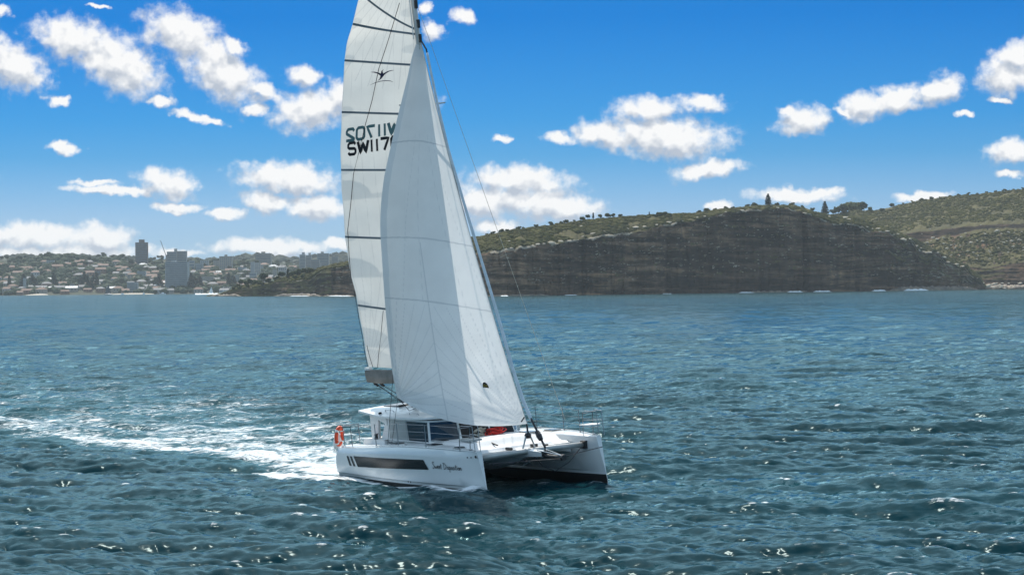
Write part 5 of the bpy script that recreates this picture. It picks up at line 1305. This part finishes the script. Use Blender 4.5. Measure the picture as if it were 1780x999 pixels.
# sail numbers: block strokes, the second row is the other side's number showing through
BLK = {
 'S': [[(.95,.82),(.80,.98),(.22,.98),(.05,.82),(.05,.62),(.2,.52),(.8,.48),(.95,.36),(.95,.16),(.80,.02),(.22,.02),(.05,.18)]],
 'W': [[(.02,1.0),(.26,.02),(.5,.85),(.74,.02),(.98,1.0)]],
 '1': [[(.5,0.0),(.5,1.0)]], '7': [[(.05,.96),(.95,.96),(.42,0)]],
 '0': [[(.22,.02),(.05,.18),(.05,.82),(.22,.98),(.78,.98),(.95,.82),(.95,.18),(.78,.02),(.22,.02)]],
 '2': [[(.05,.78),(.2,.98),(.8,.98),(.95,.82),(.95,.62),(.05,.16),(.05,.04),(.98,.04)]]}
ADV = {'S': 1.22, 'W': 1.42, '1': .62, '7': 1.18, '0': 1.22, '2': 1.22}
def number(text, mirror, y0, y1, x_left, cw, m_, name):
    (u0, vt), (u1, vb) = uv_near(GM, x_left, y0), uv_near(GM, x_left, y1)
    ua, ub = uv_near(GM, x_left, (y0 + y1) / 2)[0], uv_near(GM, x_left + 55, (y0 + y1) / 2)[0]; upp = (ub - ua) / 55.0
    cur = 0; seq = text[::-1] if mirror else text
    for c in seq:
        mb = MB(); wch = 1.3 if c == 'W' else (.5 if c == '1' else 1.0)
        for st in BLK[c]:
            pts = []
            for a, b_ in zip(st[:-1], st[1:]): pts += [(a[0] + (b_[0] - a[0]) * k / 4, a[1] + (b_[1] - a[1]) * k / 4) for k in range(4)]
            pts.append(st[-1])
            if mirror: pts = [(1 - a, b_) for a, b_ in pts]
            def pl(a, b_, cur=cur, wch=wch):
                return on_sail(main_pt, ua + (cur + a * wch) * cw * upp, vb + (vt - vb) * b_, .018)
            stroke_ribbon(mb, pts, .25 if c != '1' else .46, pl)
        mb.build(name, m_, mainsail); cur += ADV[c]
number('SW11702', True, 225, 246, 603, 14.6, M_NUMG, 'sail_digit'); number('SW11702', False, 249, 269, 605, 14.6, M_NUM, 'sail_digit')
# the bird emblem: two swept wings, body and tail, over a curved line
EMB = [([(0, .92), (.15, .86), (.30, .74), (.42, .58), (.5, .45)], [.01, .07, .085, .10, .12]),
       ([(.5, .45), (.62, .60), (.76, .70), (.88, .72), (1.0, .70)], [.12, .10, .08, .05, .01]),
       ([(.57, .93), (.49, .82), (.49, .66), (.5, .45), (.42, .22), (.30, .08)], [.01, .05, .09, .15, .07, .01]),
       ([(-.03, -.14), (.18, -.03), (.40, .02), (.62, 0), (.80, -.08), (.93, -.22)], [.01, .04, .055, .055, .04, .01])]
eu0, ev0 = uv_near(GM, 645, 145); eu1, _e = uv_near(GM, 687, 145); _e, ev1 = uv_near(GM, 665, 120)
mb = MB()
for st, wd in EMB:
    Lf = []; Rt = []; P = [np.array(p) for p in st]
    for i, p in enumerate(P):
        d = P[min(i + 1, len(P) - 1)] - P[max(i - 1, 0)]; d /= np.linalg.norm(d); nn = np.array((-d[1], d[0])) * wd[i] / 2
        for lst, q in ((Lf, p + nn), (Rt, p - nn)): lst.append(on_sail(main_pt, eu0 + (eu1 - eu0) * q[0], ev0 + (ev1 - ev0) * q[1], .018))
    k = len(P); mb.add(Lf + Rt, [(i, i + 1, k + i + 1, k + i) for i in range(k - 1)])
mb.build('bird_emblem', M_INK, mainsail)
mb = MB(); lz = [uv_near(GM, *q) for q in ((694, 5), (676, 70), (660, 120), (647, 175), (636, 220), (625, 265), (616, 300), (610, 360), (606, 400), (609, 450), (612, 480))]
mb.tube([on_sail(main_pt, a, b_, .05) for a, b_ in lz], .014, 5); mb.build('leech_line', M_DKROPE, mainsail)
mb = MB()
for q in (((614, 505), (636, 640)), ((668, 540), (658, 640)), ((640, 600), (650, 642))):
    a, b_ = uv_near(GM, *q[0]), uv_near(GM, *q[1]); mb.tube([on_sail(main_pt, a[0] + (b_[0] - a[0]) * k / 5, a[1] + (b_[1] - a[1]) * k / 5, .06) for k in range(6)], .012, 5)
mb.build('lazy_jack', M_DKROPE, boom)

# jib
JL = np.array([tuple(un_px(*q)) for q in ((690, 690, -2.50), (681, 640, -2.62), (672, 560, -2.74), (664, 450, -2.76), (661, 385, -2.68), (666, 320, -2.45), (678, 260, -2.02), (692, 200, -1.45), (707, 140, -.80), (716, 100, -.40), (723, 77, -.12))]); JL = JL[np.argsort(JL[:, 2])]
TK, HD = np.array((11.12, 0, 2.42)), np.array((4.74, 0, 17.62))
def jib_pt(u, v_):
    zl = JL[0, 2] + (JL[-1, 2] - JL[0, 2]) * v_; lp = spline(JL, zl)
    up_ = TK + (HD - TK) * v_ + np.array((-.20, -.10, 0)) * 4 * v_ * (1 - v_)
    ch_ = up_ - lp; p = lp + ch_ * u; nrm = np.array((-ch_[1], ch_[0], 0)); ln = np.linalg.norm(nrm); nrm = nrm / (ln + 1e-9)
    if nrm[1] > 0: nrm = -nrm
    cam_ = .085 * np.linalg.norm(ch_) * 4 * u * (1 - u) * (.6 + .4 * u)
    p = p + nrm * cam_; p[2] -= .42 * 4 * u * (1 - u) * (1 - v_) ** 7
    for (cu0, su) in ((0.0, 1), (1.0, -1)):       # tension creases running out of the lower corners
        a_ = math.atan2(v_ * 15.0, abs(u - cu0) * 6.3 + 1e-6); rr = math.hypot(v_ * 15.0, (u - cu0) * 6.3)
        p = p + nrm * (.020 * math.sin(a_ * 23 + su) * math.exp(-((rr - 1.6) / 1.6) ** 2))
    p = p + nrm * (.02 * math.sin(u * 17 + v_ * 5) * math.sin(math.pi * min(v_ * 2.5, 1)) * math.exp(-((u - .86) / .12) ** 2))
    return p
GJ = sail_grid(jib_pt); jib = grid_obj('jib', GJ, M_JIB, boat)
seam = np.zeros_like(U)
for v0 in (.285, .455, .72): seam = np.maximum(seam, 1.0 * hline(v0 + .012 * np.sin(U * 3), .0013))
seam = np.maximum(seam, .8 * vline(.455, .0022) * (V < .455)); seam = np.maximum(seam, .3 * vline(.6, .002) * (V > .455)); seam = np.maximum(seam, .3 * vline(.3, .002) * (V > .455))
seam = np.maximum(seam, .55 * fan_seams(0, 0, R(4), R(86), 13, .3, 9, 6.3, 15, .012) * (U < .455) * (V < .285))
seam = np.maximum(seam, .55 * fan_seams(1, 0, R(98), R(176), 12, .3, 9, 6.3, 15, .012) * (U > .455) * (V < .285))
seam = np.maximum(seam, .45 * fan_seams(.6, 1.05, R(258), R(282), 5, 0, 14, 6, 15, .012) * (V > .285) * (V < .75))
patch = np.maximum(.95 * (U < .055 + .10 * V ** 2), .75 * (V < .052 * (1 - .35 * (2 * U - 1) ** 2)))
patch = np.maximum(patch, .35 * ((np.hypot((1 - U) * 6.3, V * 15) < 1.9) & (np.hypot((1 - U) * 6.3, V * 15) > .1)))
patch = np.maximum(patch, .8 * (np.hypot(U * 6.3, V * 15) < .55)); patch = np.maximum(patch, .7 * (V > .965)); patch = np.maximum(patch, .5 * (U > .985))
attr(jib, 'seam', seam); attr(jib, 'patch', patch)
cu_, cv_ = uv_near(GJ, 846, 674); cu2, _e = uv_near(GJ, 856, 674); _e, cv2 = uv_near(GJ, 846, 664)
def jp(a, b_, off): return on_sail(jib_pt, cu_ + (cu2 - cu_) * a * .55, cv_ + (cv2 - cv_) * b_, off)
mb = MB(); dome = [(math.cos(a), .95 * math.sin(a) ** .9) for a in np.linspace(0, math.pi, 13)]; mb.add([jp(*p, .018) for p in dome], [tuple(range(13))]); sp_ = mb.build('sailmaker_patch', M_NUM, jib)
mb = MB()
for c0 in (-.5, .0, .5): mb.add([jp(c0 - .17, .14, .024), jp(c0 + .17, .14, .024), jp(c0 + .12, .62 - .2 * abs(c0), .024), jp(c0 - .12, .62 - .2 * abs(c0), .024)], [(0, 1, 2, 3)])
mb.build('patch_motif', M_GOLD, jib)
mb = MB(); a = uv_near(GJ, 906, 733); b_ = uv_near(GJ, 913, 724); mb.tube([on_sail(jib_pt, *a, .03), on_sail(jib_pt, *b_, .03)], .025, 5); mb.build('tack_webbing', M_BLACK, jib)
line('forestay', [tuple(TK + np.array((.02, 0, -.4)))] + [tuple(TK + (HD - TK) * t + np.array((-.20, -.10, 0)) * 4 * t * (1 - t) + (.03, 0, 0)) for t in np.linspace(0, 1, 14)] + [tuple(mast_at(17.9) + (.15, 0, 0))], .016, M_ALU)
# jib sheet and clew
p0 = jib_pt(0.002, .004); line('jib_sheet', [tuple(p0), (5.0, -2.0, 2.95), (4.6, -1.5, roof_z(4.6, -1.5) + .05)], .014, M_DKROPE)
m = MB(); m.box((4.3, -1.3, roof_z(4.3, -1.3) + .06), (.5, .25, .10)); m.box((4.0, -1.0, roof_z(4.0, -1.0) + .05), (.3, .6, .06)); m.build('sheet_clutch', M_BLACK, roof)
# furler and A-frame on the crossbeam
m = MB(); m.tube([(11.18, -.30, 1.46), (11.13, -.03, 2.12)], .035, 8); m.tube([(11.18, .26, 1.46), (11.13, .03, 2.12)], .035, 8); m.build('furler_frame', M_STAIN, boat)
m = MB(); m.tube([(11.13, 0, 1.86), (11.13, 0, 1.98), (11.13, 0, 2.06)], [.10, .14, .10], 12); m.tube([(11.13, 0, 2.06), (11.12, 0, 2.42)], .04, 8); m.build('furler_drum', M_BLACK, boat)
# furled screecher on the sprit
sc_px = [(947.5, 777), (937, 757), (926, 735), (909, 695), (891, 640), (872.5, 573), (854, 510), (830, 430), (804, 345), (778, 255), (757, 165), (745, 105), (741, 86)]
sc_c = [np.array(un_px(a, b_, .02)) for a, b_ in sc_px]; sc_pts = []; sc_r = []
for i in range(len(sc_c) - 1):
    for k in range(3): sc_pts.append(tuple(sc_c[i] + (sc_c[i + 1] - sc_c[i]) * k / 3)); t = (i + k / 3) / (len(sc_c) - 1); sc_r.append(.032 if t < .17 else .078 * (1 - .42 * t) * (1 + .06 * math.sin(len(sc_r) * 2.1)))
sc_pts.append(tuple(sc_c[-1])); sc_r.append(.03)
m = MB(); m.tube(sc_pts[6:-1], sc_r[6:-1], 10); scr = m.build('furled_screecher', mat('screecher_cover', (0.62, 0.67, 0.70), 0.8, var=0.12, vscale=3), boat, True)
m = MB(); m.tube([sc_pts[0], sc_pts[7]], .045, 8); m.tube([sc_pts[2], sc_pts[3], sc_pts[4]], [.09, .115, .09], 10); m.tube([(sc_pts[0][0], 0, 1.26), sc_pts[0]], .03, 6); m.build('screecher_furler', M_BLACK, scr)
m = MB(); m.tube([sc_pts[-2], sc_pts[-1], tuple(mast_at(17.9) + (.16, 0, 0))], .035, 6); m.build('screecher_swivel', M_BLACK, scr)
# ropes lying on the foredeck and gear round the mast
def rope_heap(name, c0, r0, n, m_, seed, h=.16):
    rr = np.random.default_rng(seed); mb = MB()
    for k in range(n):
        a0 = rr.random() * 6.28; ra = r0 * (.45 + .55 * rr.random()); off = rr.normal(0, r0 * .35, 2); zz = .03 + h * rr.random()
        mb.tube([(c0[0] + off[0] + ra * math.cos(a0 + t), c0[1] + off[1] + ra * 1.3 * math.sin(a0 + t), c0[2] + zz + .05 * math.sin(2 * t + k)) for t in np.linspace(0, 5.6, 16)], .02, 5)
    return mb.build(name, m_)
def aboard(o): o.matrix_world = BW; return o
tag(aboard(rope_heap('rope_heap', (8.42, .05, deck_z(8.42, .05)), .26, 15, M_RED, 3, .20)), 'heap of red rope on the foredeck just under the jib\'s foot', 'rope')
tag(aboard(rope_heap('rope_coil', (8.25, -.55, deck_z(8.25, -.55)), .20, 9, M_ROPE, 5, .24)), 'pale coil of rope on the foredeck left of the red heap', 'rope')
for i in range(4): line('mast_foot_line', [(6.3 + .1 * i, -.25 + .15 * i, deck_z(6.3, 0)), (7.8 + .2 * (i % 2), -.6 + .2 * i, deck_z(8, 0) + .05), (mast_at(4)[0] + .18, -.08 + .05 * i, 4.0)], .012, M_ROPE, mast)
# lifebuoy and its white drogue float on the stern rail
lb = empty('lifebuoy'); lb.matrix_world = BW @ Matrix.Translation((.10, -2.95, 1.84)) @ Matrix.Rotation(R(35), 4, 'Z') @ Matrix.Rotation(R(8), 4, 'Y')
def arc(a0, a1, r0, nm, m_, rt_):
    mb = MB(); mb.tube([(0, r0 * .78 * math.cos(t), r0 * 1.12 * math.sin(t)) for t in np.linspace(a0, a1, 26)], rt_, 10); return mb.build(nm, m_, lb, True)
arc(0, 6.2832, .40, 'ring', M_ORANGE, .105)
for a0 in (.6, 2.4, 3.9, 5.4): arc(a0, a0 + .22, .40, 'white_band', M_WEB, .112)
for c_ in lb.children: c_.scale = (.80, .80, .80)
tag(lb, 'orange lifebuoy with white bands on the near stern rail', 'lifebuoy')
m = MB(); m.tube([(-.12, -2.92, 1.32), (-.14, -2.92, 1.52), (-.12, -2.92, 1.78), (-.10, -2.92, 1.98)], [.20, .21, .15, .05], 12)
o = m.build('rescue_float', M_WEB, None, True); tag(aboard(o), 'white tapered rescue float standing beside the orange lifebuoy', 'float')

# ------------------------------------------------------------------ haze: the salt air between the boat and the far shore
def build_haze():
    x, y0, y1, z0_, z1_ = 10400, -150, 9300, -4.0, 150
    v = [(sx * x, yy_, zz) for zz in (z0_, z1_) for sx, yy_ in ((-1, y0), (1, y0), (1, y1), (-1, y1))]
    o = mesh_obj('haze', v, [(3, 2, 1, 0), (4, 5, 6, 7), (0, 1, 5, 4), (1, 2, 6, 5), (2, 3, 7, 6), (3, 0, 4, 7)])
    m = bpy.data.materials.new('sea_haze'); m.use_nodes = True; t = m.node_tree; t.nodes.remove(t.nodes['Principled BSDF'])
    pv = node(t, 'ShaderNodeVolumePrincipled'); pv.inputs['Density'].default_value = 0.000033; pv.inputs['Color'].default_value = (0.90, 0.95, 0.98, 1); pv.inputs['Anisotropy'].default_value = 0.0
    link(t, pv.outputs[0], t.nodes['Material Output'].inputs['Volume']); o.data.materials.append(m)
    tag(o, 'pale sea haze that fades the far shore', 'haze', kind='stuff')
build_haze()
